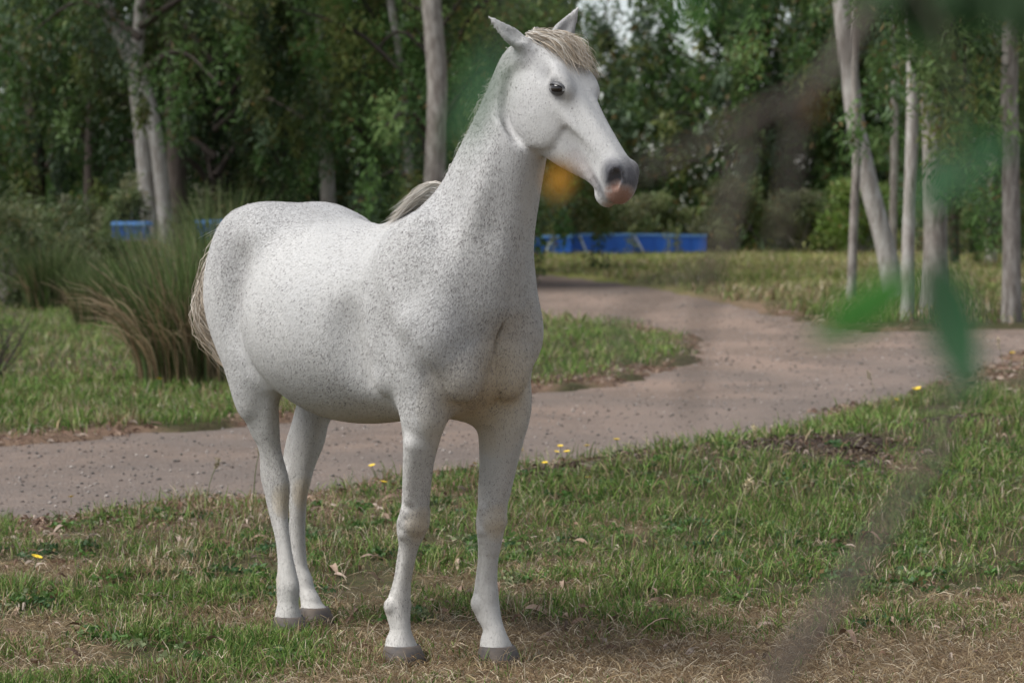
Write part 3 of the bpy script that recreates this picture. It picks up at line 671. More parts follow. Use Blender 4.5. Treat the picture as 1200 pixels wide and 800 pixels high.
# --- the short coat itself: hairs lying along the body
def coat(n=300000):
    rg = np.random.default_rng(31)
    A, B, C, D_ = (HV_[HF_[:, i]] for i in range(4)); nn = np.cross(C - A, D_ - B); ar = np.linalg.norm(nn, axis=1); nn /= ar[:, None] + 1e-12
    w2 = ar*(1 + .6*(HV_[HF_[:, 0]][:, 1] < .0)); f = rg.choice(len(HF_), n, p=w2/w2.sum())
    u, v = rg.random((2, n, 1)); P = (A[f]*(1-u) + B[f]*u)*(1-v) + (D_[f]*(1-u) + C[f]*u)*v; N = nn[f]; vi = HF_[f, 0]
    flow = np.tile(np.array([-.75, 0, -.65]), (n, 1))
    hd_ = ((P - H0) @ HU > -.06) & (P[:, 2] > 1.45) & (P[:, 0] > .38); flow[hd_] = HU*.75 - HV*.5
    nk = (P[:, 2] > 1.45) & ~hd_; flow[nk] = (-.35, 0, -.95)
    lg = P[:, 2] < .82; flow[lg] = (-.15, 0, -1.)
    T = flow + rg.normal(size=(n, 3))*.22; T -= N*(T*N).sum(1, keepdims=True); T /= np.linalg.norm(T, axis=1, keepdims=True) + 1e-9
    L = (.0075 + .005*rg.random(n))*np.where(hd_, .65, 1.)*np.where(lg, .8, 1.)
    q = np.floor(P/np.array([.0030, .0030, .0044])).astype(np.int64)
    h1 = _hash(q[:, 0]*31 + q[:, 2], q[:, 1], 7); q2 = np.floor(P/.0055 + .37).astype(np.int64); h2 = _hash(q2[:, 0]*17 + q2[:, 2], q2[:, 1], 9)
    patch = fbm(P[:, 0]*1.0 + P[:, 1]*.6, P[:, 2] - P[:, 1]*.4, .16, 401, 3)
    den = np.clip(.08 + fleck[vi]*.74 + 1.6*(patch - .5), .06, 1.25)
    dk = (h1 < den*.36) | (h2 < den*.05)
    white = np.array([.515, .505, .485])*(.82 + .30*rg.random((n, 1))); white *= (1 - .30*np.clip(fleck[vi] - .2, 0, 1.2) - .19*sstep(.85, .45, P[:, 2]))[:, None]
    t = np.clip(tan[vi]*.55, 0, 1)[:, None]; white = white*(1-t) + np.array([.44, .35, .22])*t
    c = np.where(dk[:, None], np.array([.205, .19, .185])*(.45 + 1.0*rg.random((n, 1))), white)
    d_ = np.clip(dark[vi], 0, 1)[:, None]; c = c*(1-d_) + np.array([.075, .075, .085])*d_
    p_ = np.clip(pink[vi]*(.55 + .9*(fbm(P[:, 0] + P[:, 2], P[:, 1] - P[:, 2], .012, 411, 2) > .42)), 0, 1)[:, None]; c = c*(1-p_) + np.array([.25, .145, .11])*p_
    ok = (P[:, 2] > .02) & (np.linalg.norm((P - hp(.2138, .006, -.0795)) @ HR / np.array([.036, .022, .05]), axis=1) > 1) & ~((pink[vi] > .5) & (rg.random(n) < .7)) & ~((dark[vi] > .7) & (rg.random(n) < .5))
    P, T, N, L, c = P[ok], T[ok], N[ok], L[ok], c[ok]; n = len(P)
    lift = (.08 + .11*rg.random(n))[:, None]
    Q = np.stack([P - N*.0012, P + (T + N*lift*.9)*L[:, None]], 1)
    V, F4 = ribbons(Q, .0016 + .0006*rg.random(n), side=N[:, None, :] + .2*rg.normal(size=(n, 1, 3)), tip=.45)
    m = NT('coat_hair'); mt = m.set(color=m.attr('col', 'Color'), rough=.6, spec=.25)
    o = mesh_np('coat', V, F4, mt, horse); attr(o, 'col', np.repeat(c, 4, 0)); o['kind'] = 'stuff'
coat()
# --- hooves
m = NT('hoof_horn'); oc = m.obj()
hz = m.noise(m.mapv(oc, (6, 6, 90)), 1.0, 3, .6)
HOOF = m.set(color=m.mix(m.ramp(m.noise(oc, 18, 4, .6), [(.35, 0.), (.65, 1.)]), m.mix(hz, (.03, .027, .026), (.085, .075, .072)), (.11, .085, .065)), rough=.75); m.bump(hz, .35, .004)
for nm, st in LEGS.items():
    z0, xl, xh, yl, yh = st[0]; cx, cy = (xl + xh)/2, (yl + yh)/2; rx, ry = (xh - xl)/2 + .006, (yh - yl)/2 + .006
    rings = []; N = 40
    for zz, f, sh in ((.006, 1.13, .030), (.0, 1.09, .028), (.028, 1.08, .020), (.046, 1.04, .010), (.056, 1.0, .004), (.060, .96, .0), (.054, .84, .0)):
        r = []
        for i in range(N):
            a = 2*math.pi*i/N; c, s = math.cos(a), math.sin(a)
            back = max(0, -c)
            r.append((cx + sh*(1 if c > 0 else .2) + rx*f*c*(1 - .12*back), cy + ry*f*s, zz - .022 - (.016*back if zz > .02 else 0)))
        rings.append(r)
    rings = [rings[1], rings[0]] + rings[2:]
    V = np.array(rings).reshape(-1, 3); F4 = [[k*N + i, k*N + (i+1) % N, (k+1)*N + (i+1) % N, (k+1)*N + i] for k in range(len(rings) - 1) for i in range(N)]
    V = np.concatenate([V, [[cx + .02, cy, -.022]]]); c0 = len(V) - 1
    F4 += [[(i+1) % N, i, c0, c0] for i in range(N)]
    me = bpy.data.meshes.new('hoof'); me.from_pydata([tuple(v) for v in V], [], [f if f[2] != f[3] else f[:3] for f in F4]); me.materials.append(HOOF)
    me.polygons.foreach_set('use_smooth', [True]*len(me.polygons))
    o = bpy.data.objects.new('hoof', me); COL.objects.link(o); o.parent = horse

# --- eyes with lids
m = NT('horse_eye'); EYE = m.set(color=(.012, .009, .008), rough=.06, spec=.6)
m = NT('horse_eyelid'); LID = m.set(color=m.mix(m.noise(m.obj(), 80, 3), (.035, .035, .038), (.09, .09, .095)), rough=.5)
def sph(c, r, name, mat, R, t0=0, t1=math.pi, p0=0, p1=2*math.pi, n=24, mm=14, parent=None):
    V = []; 
    for i in range(mm + 1):
        t = t0 + (t1 - t0)*i/mm
        for j in range(n + 1):
            p = p0 + (p1 - p0)*j/n
            V.append(np.asarray(c) + R @ (np.array([math.cos(t), math.sin(t)*math.cos(p), math.sin(t)*math.sin(p)]) * r))
    F4 = [[i*(n+1)+j, i*(n+1)+j+1, (i+1)*(n+1)+j+1, (i+1)*(n+1)+j] for i in range(mm) for j in range(n)]
    return mesh_np(name, np.array(V), F4, mat, parent)
for s in (-1, 1):
    c = hp(.2138, .006, s*.0795)
    R = np.stack([HU*.743 + HV*.669, HV*.743 - HU*.669, HW*s], 1)      # long axis from the front corner of the eye to the rear one
    ey = sph(c, np.array([.0250, .0205, .0205]), 'eye', EYE, R, parent=horse)
    sph(c, np.array([.033, .0245, .0232]), 'eyelid', LID, R, 0.02, math.pi - .02, math.radians(-60), math.radians(57), parent=ey)
    sph(c, np.array([.033, .0240, .0225]), 'eyelid', LID, R, 0.02, math.pi - .02, math.radians(118), math.radians(230), parent=ey)

# --- mane, forelock, tail: strands
m = NT('horse_hair'); hc = m.attr('shade')
HAIR = m.set(color=m.ramp(hc, [(0, (.15, .105, .07)), (.35, (.38, .30, .215)), (.7, (.55, .51, .45)), (1., (.70, .68, .64))]), rough=.55, spec=.3)
def strands(name, roots, ctrl, n, wid, jit, shade, mpt=9, parent=None):
    """roots (k,3) ordered line; ctrl list of per-root offset arrays (k,3) along the strand"""
    k = len(roots); t = RNG.random(n)*(k - 1)
    ctrl = [np.zeros((k, 3))] + ctrl
    cp = []
    for q, c in enumerate(ctrl):
        c = np.asarray(c, float); pos = np.stack([np.interp(t, np.arange(k), roots[:, i] + c[:, i]) for i in range(3)], 1)
        cp.append(pos + RNG.normal(size=(n, 3))*jit*(.25 + q)/len(ctrl))
    cp = np.stack(cp, 1); uu = np.linspace(0, len(ctrl) - 1, mpt); P = np.zeros((n, mpt, 3))
    for a, u in enumerate(uu):
        for i in range(3):
            j = min(int(u), len(ctrl) - 2); f = u - j
            p0 = cp[:, max(j-1, 0), i]; p1 = cp[:, j, i]; p2 = cp[:, j+1, i]; p3 = cp[:, min(j+2, len(ctrl)-1), i]
            P[:, a, i] = .5*((2*p1) + (-p0 + p2)*f + (2*p0 - 5*p1 + 4*p2 - p3)*f*f + (-p0 + 3*p1 - 3*p2 + p3)*f**3)
    ln = .65 + .35*RNG.random(n); P = P[:, :1] + (P - P[:, :1])*1.0
    for i in range(n):  # uneven lengths
        f = np.linspace(0, 1, mpt)*ln[i]*(mpt - 1)
        P[i] = np.stack([np.interp(f, np.arange(mpt), P[i, :, c]) for c in range(3)], 1)
    V, F4 = ribbons(P, wid*(.6 + .8*RNG.random(n)))
    o = mesh_np(name, V, F4, HAIR, parent)
    sh = np.repeat(np.clip(shade[0] + (shade[1] - shade[0])*RNG.random(n), 0, 1), mpt*2)
    tt = np.tile(np.repeat(np.linspace(0, 1, mpt), 2), n)
    attr(o, 'shade', np.clip(sh + shade[2]*tt, 0, 1)); o['kind'] = 'stuff'
    return o
# forelock
rt = np.array([hp(-.02, -.005, -.066), hp(-.02, .008, -.040), hp(-.012, .014, -.01), hp(-.012, .014, .02), hp(-.02, .005, .05)])
strands('forelock', rt, [np.tile(HU*.035 + HV*.024, (5, 1)) + HW*.016, np.tile(HU*.10 + HV*.046, (5, 1)) + HW*.034, np.tile(HU*.20 + HV*.040, (5, 1)) + HW*.046], 1400, .0018, .024, (.35, 1.0, -.25), mpt=11, parent=horse)
# mane along the crest, falling to the far side
crest = [(z, np.interp(z, [s[0] for s in neck], [s[1] for s in neck]), np.interp(z, [s[0] for s in neck], [(s[3] + s[4])/2 for s in neck])) for z in (1.50, 1.58, 1.66, 1.74, 1.82, 1.90, 1.97, 2.02)]
cr = np.array([(x + .012, y, z) for z, x, y in crest]); cr[-1] = hp(-.02, .0, 0)
k8 = len(cr)
strands('mane', cr, [np.tile([-.030, .008, .022], (k8, 1)), np.tile([-.008, .075, -.02], (k8, 1)), np.tile([.03, .115, -.10], (k8, 1)), np.tile([.05, .135, -.19], (k8, 1))], 900, .0035, .028, (.55, 1., -.1), parent=horse)
strands('mane', cr[1:6], [np.tile([-.022, -.004, .014], (5, 1)), np.tile([-.030, -.012, .004], (5, 1)), np.tile([-.025, -.03, -.035], (5, 1))], 420, .0022, .026, (.6, 1., 0), mpt=7, parent=horse)
rt = np.array([(-.02, -.01, 1.56), (-.06, -.01, 1.53), (-.10, -.01, 1.50), (-.15, -.005, 1.475)])
strands('mane', rt, [np.tile([-.03, -.020, .022], (4, 1)), np.tile([-.085, -.050, .0], (4, 1)), np.tile([-.165, -.075, -.055], (4, 1))], 520, .0024, .013, (.6, 1., -.05), parent=horse)
# tail
rt = np.array([(-1.22, .0, 1.460), (-1.27, .0, 1.43), (-1.32, .0, 1.385), (-1.35, 0, 1.34)])
strands('tail', rt, [np.tile([-.11, -.03, .035], (4, 1)), np.tile([-.20, -.075, -.10], (4, 1)), np.tile([-.215, -.10, -.28], (4, 1)), np.tile([-.07, -.01, -.44], (4, 1)), np.tile([.10, .07, -.60], (4, 1))], 2000, .0035, .036, (.75, 1., -.55), mpt=12, parent=horse)
strands('tail', rt, [np.tile([-.05, -.02, .04], (4, 1)), np.tile([-.11, -.05, .02], (4, 1)), np.tile([-.15, -.09, -.05], (4, 1))], 260, .0025, .035, (.8, 1., 0.), mpt=8, parent=horse)
# ------------------------------------------------------------------ TREES
def spot(px, py, D):
    """a point at distance D seen in the direction of picture position (px, py) of the 1200 x 800 photograph"""
    X = (px - 600)/3200*D; Z = 1.45 + (260 - py)/3200*D
    return np.array([X, D, Z])
m = NT('leaf'); lc = m.attr('col', 'Color')
hs = m.n('ShaderNodeHueSaturation'); oi = m.n('ShaderNodeObjectInfo')
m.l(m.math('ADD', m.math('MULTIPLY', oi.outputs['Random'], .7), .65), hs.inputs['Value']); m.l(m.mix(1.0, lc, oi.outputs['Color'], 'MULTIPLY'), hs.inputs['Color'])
LEAF = m.set(color=hs.outputs[0], rough=.55, spec=.3)
_tr = m.n('ShaderNodeBsdfTranslucent'); m.l(hs.outputs[0], _tr.inputs[0]); _mx = m.n('ShaderNodeMixShader'); _mx.inputs[0].default_value = .38
m.l(m.p.outputs[0], _mx.inputs[1]); m.l(_tr.outputs[0], _mx.inputs[2]); m.l(_mx.outputs[0], m.out.inputs[0])
def bark(name, a, b, d):
    m = NT(name); oc = m.obj(); n1 = m.noise(m.mapv(oc, (5, 5, 1.6)), 1.6, 5, .7); n2 = m.noise(m.mapv(oc, (14, 14, 2.5)), 1.0, 4, .6)
    c = m.mix(m.ramp(n1, [(.38, 0.), (.58, 1.)]), a, b); c = m.mix(m.ramp(n2, [(.52, 0.), (.72, .8)]), c, d); m.bump(n2, .5, .03)
    return m.set(color=c, rough=.85, spec=.15)
BARK_PALE = bark('pale_bark', (.42, .40, .37), (.28, .255, .23), (.12, .095, .075))
BARK_GREY = bark('grey_bark', (.33, .305, .275), (.19, .165, .145), (.08, .065, .055))
BARK_DARK = bark('dark_bark', (.085, .07, .06), (.06, .048, .04), (.03, .025, .022))

def pipe(pts, rad, n=10, sub=6):
    pts = np.asarray(pts, float); rad = np.asarray(rad, float)
    u = np.arange(len(pts)); uu = np.linspace(0, len(pts) - 1, (len(pts) - 1)*sub + 1)
    P = np.stack([spl(u, pts[:, i], uu) for i in range(3)], 1); R = spl(u, rad, uu)
    T = np.gradient(P, axis=0); T /= np.linalg.norm(T, axis=1, keepdims=True)
    up = np.array([.31, .9, .2]); A = np.cross(T, up); A /= np.linalg.norm(A, axis=1, keepdims=True); B = np.cross(T, A)
    th = np.linspace(0, 2*math.pi, n, endpoint=False)
    V = P[:, None] + R[:, None, None]*(np.cos(th)[None, :, None]*A[:, None] + np.sin(th)[None, :, None]*B[:, None])
    k = len(P); i = np.arange(k - 1)[:, None]*n; j = np.arange(n)[None, :]
    F4 = np.stack([i + j, i + (j + 1) % n, i + n + (j + 1) % n, i + n + j], 2).reshape(-1, 4)
    return V.reshape(-1, 3), F4
def merge(parts):
    Vs, Fs, o = [], [], 0
    for V, F4 in parts: Vs.append(V); Fs.append(F4 + o); o += len(V)
    return np.concatenate(Vs), np.concatenate(Fs)

LEAFPAL = np.array([(.072, .138, .036), (.095, .172, .048), (.044, .086, .026), (.135, .20, .068), (.095, .142, .078), (.165, .195, .058)])
def leaf_mass(cent, rad, per, ll, lw, droop=.75, pal=LEAFPAL, seed=1, warm=.06):
    """diamond leaves hung in clumps: cent (k,3), rad (k,3)"""
    rg = np.random.default_rng(seed); k = len(cent)
    ci = np.repeat(np.arange(k), per); n = len(ci)
    q = rg.normal(size=(n, 3)); q /= np.linalg.norm(q, axis=1, keepdims=True); q *= (rg.random((n, 1))**.45)
    P = cent[ci] + q*rad[ci]
    a = rg.random(n)*2*math.pi; dn = -(droop + .5*rg.normal(size=n)); d = np.stack([np.cos(a), np.sin(a), dn*1.3], 1); d /= np.linalg.norm(d, axis=1, keepdims=True)
    s = np.cross(d, rg.normal(size=(n, 3))); s /= np.linalg.norm(s, axis=1, keepdims=True)
    L = ll*(.6 + .8*rg.random((n, 1))); W = lw*(.6 + .8*rg.random((n, 1)))
    V = np.stack([P, P + d*L*.45 - s*W*.5, P + d*L, P + d*L*.45 + s*W*.5], 1).reshape(-1, 3)
    F4 = np.arange(n*4).reshape(-1, 4)
    tone = pal[rg.integers(0, len(pal), k)]*(.75 + .7*rg.random((k, 1)))
    col = tone[ci]*(.8 + .4*rg.random((n, 1))); w = rg.random(n) < warm; col[w] = np.array([.20, .14, .055])*(.7 + .6*rg.random((w.sum(), 1)))
    return V, F4, np.repeat(col, 4, 0)
def leaf_obj(name, V, F4, col, link=False):
    o = mesh_np(name, V, F4, LEAF, None, smooth=False, link=link); attr(o, 'col', col); return o
def crown_mesh(seed, R, z0, z1, nb, per, ll, lw, tuft=.75):
    """crown of an open gum tree about its own axis: boughs that fork to hanging sprays"""
    rg = np.random.default_rng(seed); C, Rr, limbs = [], [], []
    for b in range(nb):
        h = z0 + (z1 - z0)*((b + rg.random())/nb); f = (h - z0)/(z1 - z0)
        a = b*2.399 + rg.normal()*.5; rr = R*(.45 + .6*rg.random())*math.sqrt(max(.12, 1 - (1.5*f - .55)**2))
        root = np.array([0, 0, h*.82 + .2]); tip = np.array([rr*math.cos(a), rr*math.sin(a), h + .8*rg.normal()])
        mid = (root + tip)/2 + np.array([0, 0, .5 + .3*rg.random()])
        limbs.append(pipe([root, mid, tip], [.075*(1.2 - f), .045, .015], n=6, sub=4))
        for q in range(5):
            t = .35 + .65*(q + rg.random())/5
            c = (mid + (tip - mid)*(t - .35)/.65) + rg.normal(size=3)*np.array([.55, .55, .45])*R*.22
            sz = tuft*(.6 + .7*rg.random()); C.append(c - [0, 0, .35*sz]); Rr.append([sz*.75, sz*.75, sz*1.15])
            if rg.random() < .7:      # trailing spray below
                C.append(c - [rg.normal()*.2, rg.normal()*.2, (.9 + .8*rg.random())*sz*1.3]); Rr.append([sz*.4, sz*.4, sz*.9])
    V, F4, col = leaf_mass(np.array(C), np.array(Rr), per, ll, lw, seed=seed + 50)
    return leaf_obj('crown', V, F4, col), merge(limbs)
NEARC = [crown_mesh(s, 3.6, 1.6, 12.5, 24, 170, .17, .043, .68) for s in (3, 4, 5)]
FARC = [crown_mesh(s, 4.8, 1.5, 15, 24, 62, .46, .15, 1.15) for s in (13, 14, 15)]
HIGHC = [crown_mesh(s, 3.4, 5.2, 12.0, 16, 150, .17, .043) for s in (23, 24)]

def put_tree(name, base, stems, crown, cscale, rz, mat, label, group, cz=0.0, off=(0, 0), tint=(.92, .92, .92)):
    """stems: list of (points relative to the base, radii). crown: entry of a crown list"""
    t = empty(name, tuple(base)); tag(t, label, 'tree', group)
    for pts, rad in stems:
        V, F4 = pipe(pts, rad, n=12, sub=6); mesh_np('trunk', V, F4, mat, t)
    if crown is not None:
        c = crown[0].copy(); COL.objects.link(c); c.parent = t; c.rotation_euler = (0, 0, rz); c.scale = (cscale,)*3; c.location = (off[0], off[1], cz); c['kind'] = 'stuff'; c.color = (*tint, 1)  # a low tint paints the wood's light falloff into the leaf colour
        V, F4 = crown[1]
        key = id(crown)
        if key not in LIMB: LIMB[key] = mesh_np('limbs', V, F4, BARK_DARK, None, link=False)
        l = LIMB[key].copy(); COL.objects.link(l); l.parent = t; l.rotation_euler = (0, 0, rz); l.scale = (cscale,)*3; l.location = (off[0], off[1], cz)
    return t
LIMB = {}
def stem(D, pix, w0, w1, top=12):
    """trunk through the given picture positions at distance D, standing on the ground; returns base and relative points"""
    P = [spot(px, py, D) for px, py in pix]
    b = P[0].copy(); b[2] = float(height(b[0], b[1])) - .15
    P[0] = b
    d = P[-1] - P[-2]; d /= np.linalg.norm(d)
    while P[-1][2] < top: P.append(P[-1] + (d*np.array([.6, .6, 1]) + np.array([.02, .03, .0]))*2.2)
    pts = [p - b for p in P]; h = np.array([p[2] for p in pts]); rad = w0 + (w1 - w0)*np.clip(h/8, 0, 1.3)
    rad[0] *= 1.18
    return b, (pts, np.maximum(rad/2, .02))
GT = 'gum trees behind the reeds on the left'; GR = 'gum trees by the bend of the road'; GF_ = 'trees at the far side of the field'
b, s1 = stem(62, [(196, 330), (195, 283), (187, 190), (175, 120), (160, 80), (140, 40), (124, 0)], .40, .30)
_, s2 = stem(62, [(178, 330), (177, 283), (171, 205), (166, 150), (160, 90), (166, 20)], .42, .24)
s2 = ([p + (np.array([spot(178, 330, 62)[0] - b[0], 0, 0])) for p in s2[0]], s2[1])
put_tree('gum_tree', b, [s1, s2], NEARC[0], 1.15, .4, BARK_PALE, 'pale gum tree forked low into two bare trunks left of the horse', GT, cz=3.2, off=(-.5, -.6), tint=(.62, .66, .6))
def one(D, pix, w0, w1, crown, cs, rz, mat, label, group, cz=0, off=(0, 0), top=12, tint=(.92, .92, .92)):
    b, s = stem(D, pix, w0, w1, top); return put_tree('gum_tree', b, [s], crown, cs, rz, mat, label, group, cz, off, tint)
one(65, [(213, 330), (212, 270), (208, 190), (205, 100), (204, 0)], .50, .36, NEARC[1], 1.2, 1.9, BARK_DARK, 'dark trunked tree just right of the forked pale gum', GT, off=(.6, 2), tint=(.5, .55, .5))  # darker tint here and below: dimmer light in the wood, put into the leaves
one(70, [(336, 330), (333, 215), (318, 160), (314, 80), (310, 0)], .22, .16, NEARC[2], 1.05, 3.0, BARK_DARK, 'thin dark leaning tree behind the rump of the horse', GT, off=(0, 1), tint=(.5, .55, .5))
one(66, [(387, 330), (385, 235), (381, 150), (378, 0)], .40, .28, NEARC[0], .95, 2.2, BARK_PALE, 'pale gum trunk half hidden in leaves above the horse’s croup', GT, cz=2.2, off=(-.4, 1.0))
one(64, [(484, 330), (481, 230), (476, 150), (468, 60), (458, 0)], .24, .17, NEARC[1], .85, 4.0, BARK_PALE, 'slim pale gum trunk between the croup and the neck of the horse', GT, cz=2.0, off=(-1.0, 2.0))
one(60, [(506, 330), (509, 215), (513, 110), (508, 30), (506, 0)], .50, .42, NEARC[1], 1.1, 1.0, BARK_GREY, 'thick straight grey gum trunk just left of the horse’s neck', GT, off=(0, 3.4))
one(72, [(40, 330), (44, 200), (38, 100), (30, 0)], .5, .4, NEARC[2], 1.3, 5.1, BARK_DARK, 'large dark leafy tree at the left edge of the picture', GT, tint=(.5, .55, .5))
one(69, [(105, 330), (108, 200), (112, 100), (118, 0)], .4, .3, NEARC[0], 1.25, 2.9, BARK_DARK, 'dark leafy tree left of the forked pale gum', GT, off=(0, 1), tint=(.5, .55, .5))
one(76, [(268, 330), (266, 200), (272, 100), (270, 0)], .4, .3, NEARC[1], 1.3, .2, BARK_DARK, 'leafy green tree over the tail of the horse', GT)
one(80, [(432, 330), (430, 200), (436, 100), (430, 0)], .4, .3, NEARC[2], 1.35, 1.3, BARK_DARK, 'leafy green tree above the back of the horse', GT)
one(82, [(572, 330), (575, 200), (578, 100), (574, 0)], .4, .3, NEARC[0], 1.3, 3.6, BARK_DARK, 'leafy tree behind the raised head of the horse', GT)
# right-hand group
one(52, [(1052, 350), (1036, 285), (1016, 210), (1001, 140), (991, 60), (984, 0)], .40, .30, HIGHC[0], 1.0, 2.0, BARK_PALE, 'stout pale gum leaning to the left over the far verge', GR, cz=3.2, off=(-1.8, 1.5))
one(41, [(1063, 373), (1064, 290), (1067, 190), (1068, 90), (1067, 0)], .205, .16, HIGHC[1], .9, .7, BARK_PALE, 'slim upright pale gum beside the leaning one at the road bend', GR, cz=2.4, off=(.4, .8))
one(43.5, [(1094, 368), (1096, 290), (1094, 190), (1090, 100), (1092, 0)], .40, .30, HIGHC[0], .9, 4.4, BARK_GREY, 'broad grey brown trunk right of the slim upright gum', GR, cz=.3, off=(.6, .5))
one(40, [(1186, 377), (1185, 290), (1183, 190), (1181, 100), (1184, 0)], .27, .23, HIGHC[1], .95, 3.3, BARK_GREY, 'mottled grey gum nearest the right edge of the picture', GR, cz=-.2, off=(.4, .3))
one(96, [(1161, 305), (1161, 270), (1162, 200), (1163, 100), (1163, 0)], .38, .3, NEARC[0], 1.25, 2.4, BARK_PALE, 'distant pale trunk beyond the mottled gum at the right', GR)
one(48, [(998, 356), (999, 300), (1001, 240), (1003, 180), (1000, 80), (1002, 0)], .17, .11, HIGHC[1], .75, 5.5, BARK_GREY, 'thin grey sapling left of the leaning gum', GR, cz=3.6)
one(70, [(1046, 330), (1046, 270), (1047, 180), (1047, 80), (1046, 0)], .21, .18, HIGHC[0], 1.0, .3, BARK_GREY, 'thin straight trunk seen between the leaning gum and the slim gum', GR, cz=2.0)
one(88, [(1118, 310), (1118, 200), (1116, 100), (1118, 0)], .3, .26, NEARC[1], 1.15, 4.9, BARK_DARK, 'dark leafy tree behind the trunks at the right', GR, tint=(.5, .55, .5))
# far side of the field
far = [(-60, 118, 'far leafy tree beyond the left edge bushes'), (70, 128, 'far tree showing between the dark trees at the left'), (300, 120, 'far tree behind the thin dark leaning one'), (540, 125, 'far tree behind the neck of the horse'),
       (632, 138, 'far leafy tree above the left end of the blue tanks'), (700, 146, 'far leafy tree above the second blue tank'), (778, 150, 'far leafy tree above the right end of the blue tanks'),
       (850, 136, 'full dark green tree just right of the blue tanks'), (915, 142, 'full green tree behind the hanging brown twigs'), (975, 138, 'far tree behind the thin grey sapling'),
       (1040, 146, 'far tree behind the leaning gum'), (1115, 135, 'far tree closing the gap right of the broad trunk'), (1190, 140, 'far tree behind the right edge gum'), (1262, 132, 'far tree at the right edge of the far field')]
for i, (px, D, lab) in enumerate(far):
    sc_ = (1.0, 1.12, .95, 1.2)[i % 4]
    if px in (700, 778): sc_ = .82
    base = spot(px, 300, D); base[2] = float(height(base[0], base[1])) - .2
    hgt = 13.0*sc_
    w = .35 + .15*((i*7) % 3)
    put_tree('far_tree', base, [([np.zeros(3), np.array([.1, 0, hgt*.4]), np.array([-.1, .1, hgt*.9])], np.array([w*.55, w*.4, .06]))], FARC[i % 3], sc_, i*1.7, BARK_GREY if i % 2 else BARK_PALE, lab, GF_)
# the wood behind everything, one mass
rg = np.random.default_rng(77); k = 420
cx_ = rg.uniform(-62, 62, k); cent = np.stack([cx_, rg.uniform(150, 185, k), rg.uniform(.3, 11.5, k)*(1 - .45*np.exp(-((cx_ - 6.5)/3.0)**2))], 1); rad = np.stack([rg.uniform(1.2, 2.4, k)]*2 + [rg.uniform(1.2, 2.6, k)], 1)
V, F4, col = leaf_mass(cent, rad, 62, .75, .28, seed=78)
o = leaf_obj('far_wood', V, F4, col*.85, link=True); tag(o, kind='stuff')
rg = np.random.default_rng(79); k = 240
cent = np.stack([rg.uniform(-40, .5, k), rg.uniform(88, 104, k), rg.uniform(.2, 11, k)], 1); rad = np.stack([rg.uniform(.9, 1.7, k)]*2 + [rg.uniform(1., 1.9, k)], 1)
V, F4, col = leaf_mass(cent, rad, 70, .5, .17, seed=80)
o = leaf_obj('wood_thicket', V, F4, col*.85, link=True); tag(o, kind='stuff')

# ------------------------------------------------------------------ SHRUBS
SHRUBPAL = np.array([(.10, .13, .05), (.13, .15, .065), (.085, .115, .045), (.15, .155, .085)])
def shrub(px, py, D, w, h, label, seed, pal=SHRUBPAL, group='bushes under the trees', ll=.13, lw=.035, per=150, dr=-.2):
    rg = np.random.default_rng(seed); b = spot(px, py, D); b[2] = float(height(b[0], b[1])) - .03
    t = empty('bush', tuple(b)); tag(t, label, 'bush', group)
    k = 26; a = rg.random(k)*6.283; r = np.sqrt(rg.random(k)); z = rg.random(k)
    f = np.sqrt(np.clip(1 - z*z*.9, .1, 1))
    cent = np.stack([np.cos(a)*r*w/2*f, np.sin(a)*r*w/2*f, .12*h + z*h*.82], 1); rad = np.stack([w*.11 + w*.06*rg.random(k)]*2 + [h*.13 + h*.07*rg.random(k)], 1)
    V, F4, col = leaf_mass(cent, rad, per, ll, lw, droop=dr, pal=pal, seed=seed + 1, warm=.05)
    o = leaf_obj('foliage', V, F4, col, link=True); o.parent = t; o['kind'] = 'stuff'
    V, F4 = merge([pipe([(0, 0, 0), c*[.4, .4, .5], c], [.03, .02, .008], n=5, sub=3) for c in cent[:14]])
    mesh_np('stems', V, F4, BARK_GREY, t)
shrub(95, 330, 57, 1.9, 1.9, 'pale green bush left of the forked gum’s foot', 301)
shrub(148, 330, 56, 1.3, 2.3, 'light green leafy bush against the forked pale trunks', 302)
shrub(40, 320, 50, 2.6, 1.9, 'grey green bush at the left edge behind the reeds', 303)
shrub(250, 320, 59, 2.0, 2.2, 'yellowish bush behind the tail of the horse', 304)
shrub(430, 320, 74, 2.8, 2.4, 'bright green bush above the back of the horse', 305, pal=np.array([(.09, .15, .03), (.12, .17, .04), (.075, .12, .03)]))
shrub(545, 320, 70, 2.2, 2.4, 'green bush behind the neck of the horse', 307)
shrub(690, 300, 131, 4.5, 3.4, 'green bush behind the blue tanks', 308, ll=.3, lw=.09, group='bushes beyond the field')
shrub(765, 300, 133, 4.5, 2.9, 'bush behind the right hand blue tanks', 309, ll=.3, lw=.09, group='bushes beyond the field')
shrub(862, 297, 128, 4.2, 3.4, 'round green bush at the end of the blue tanks', 310, ll=.3, lw=.09, group='bushes beyond the field')
shrub(935, 297, 130, 4.5, 3.0, 'low dark bush in the middle of the tree line', 311, ll=.3, lw=.09, group='bushes beyond the field')
shrub(1010, 295, 125, 4.4, 3.4, 'bright green bush seen left of the leaning gum', 312, ll=.3, lw=.09, pal=np.array([(.10, .16, .03), (.12, .17, .04)]), group='bushes beyond the field')
shrub(1130, 295, 128, 5, 3.2, 'bush behind the trunks at the right', 313, ll=.3, lw=.09, group='bushes beyond the field')

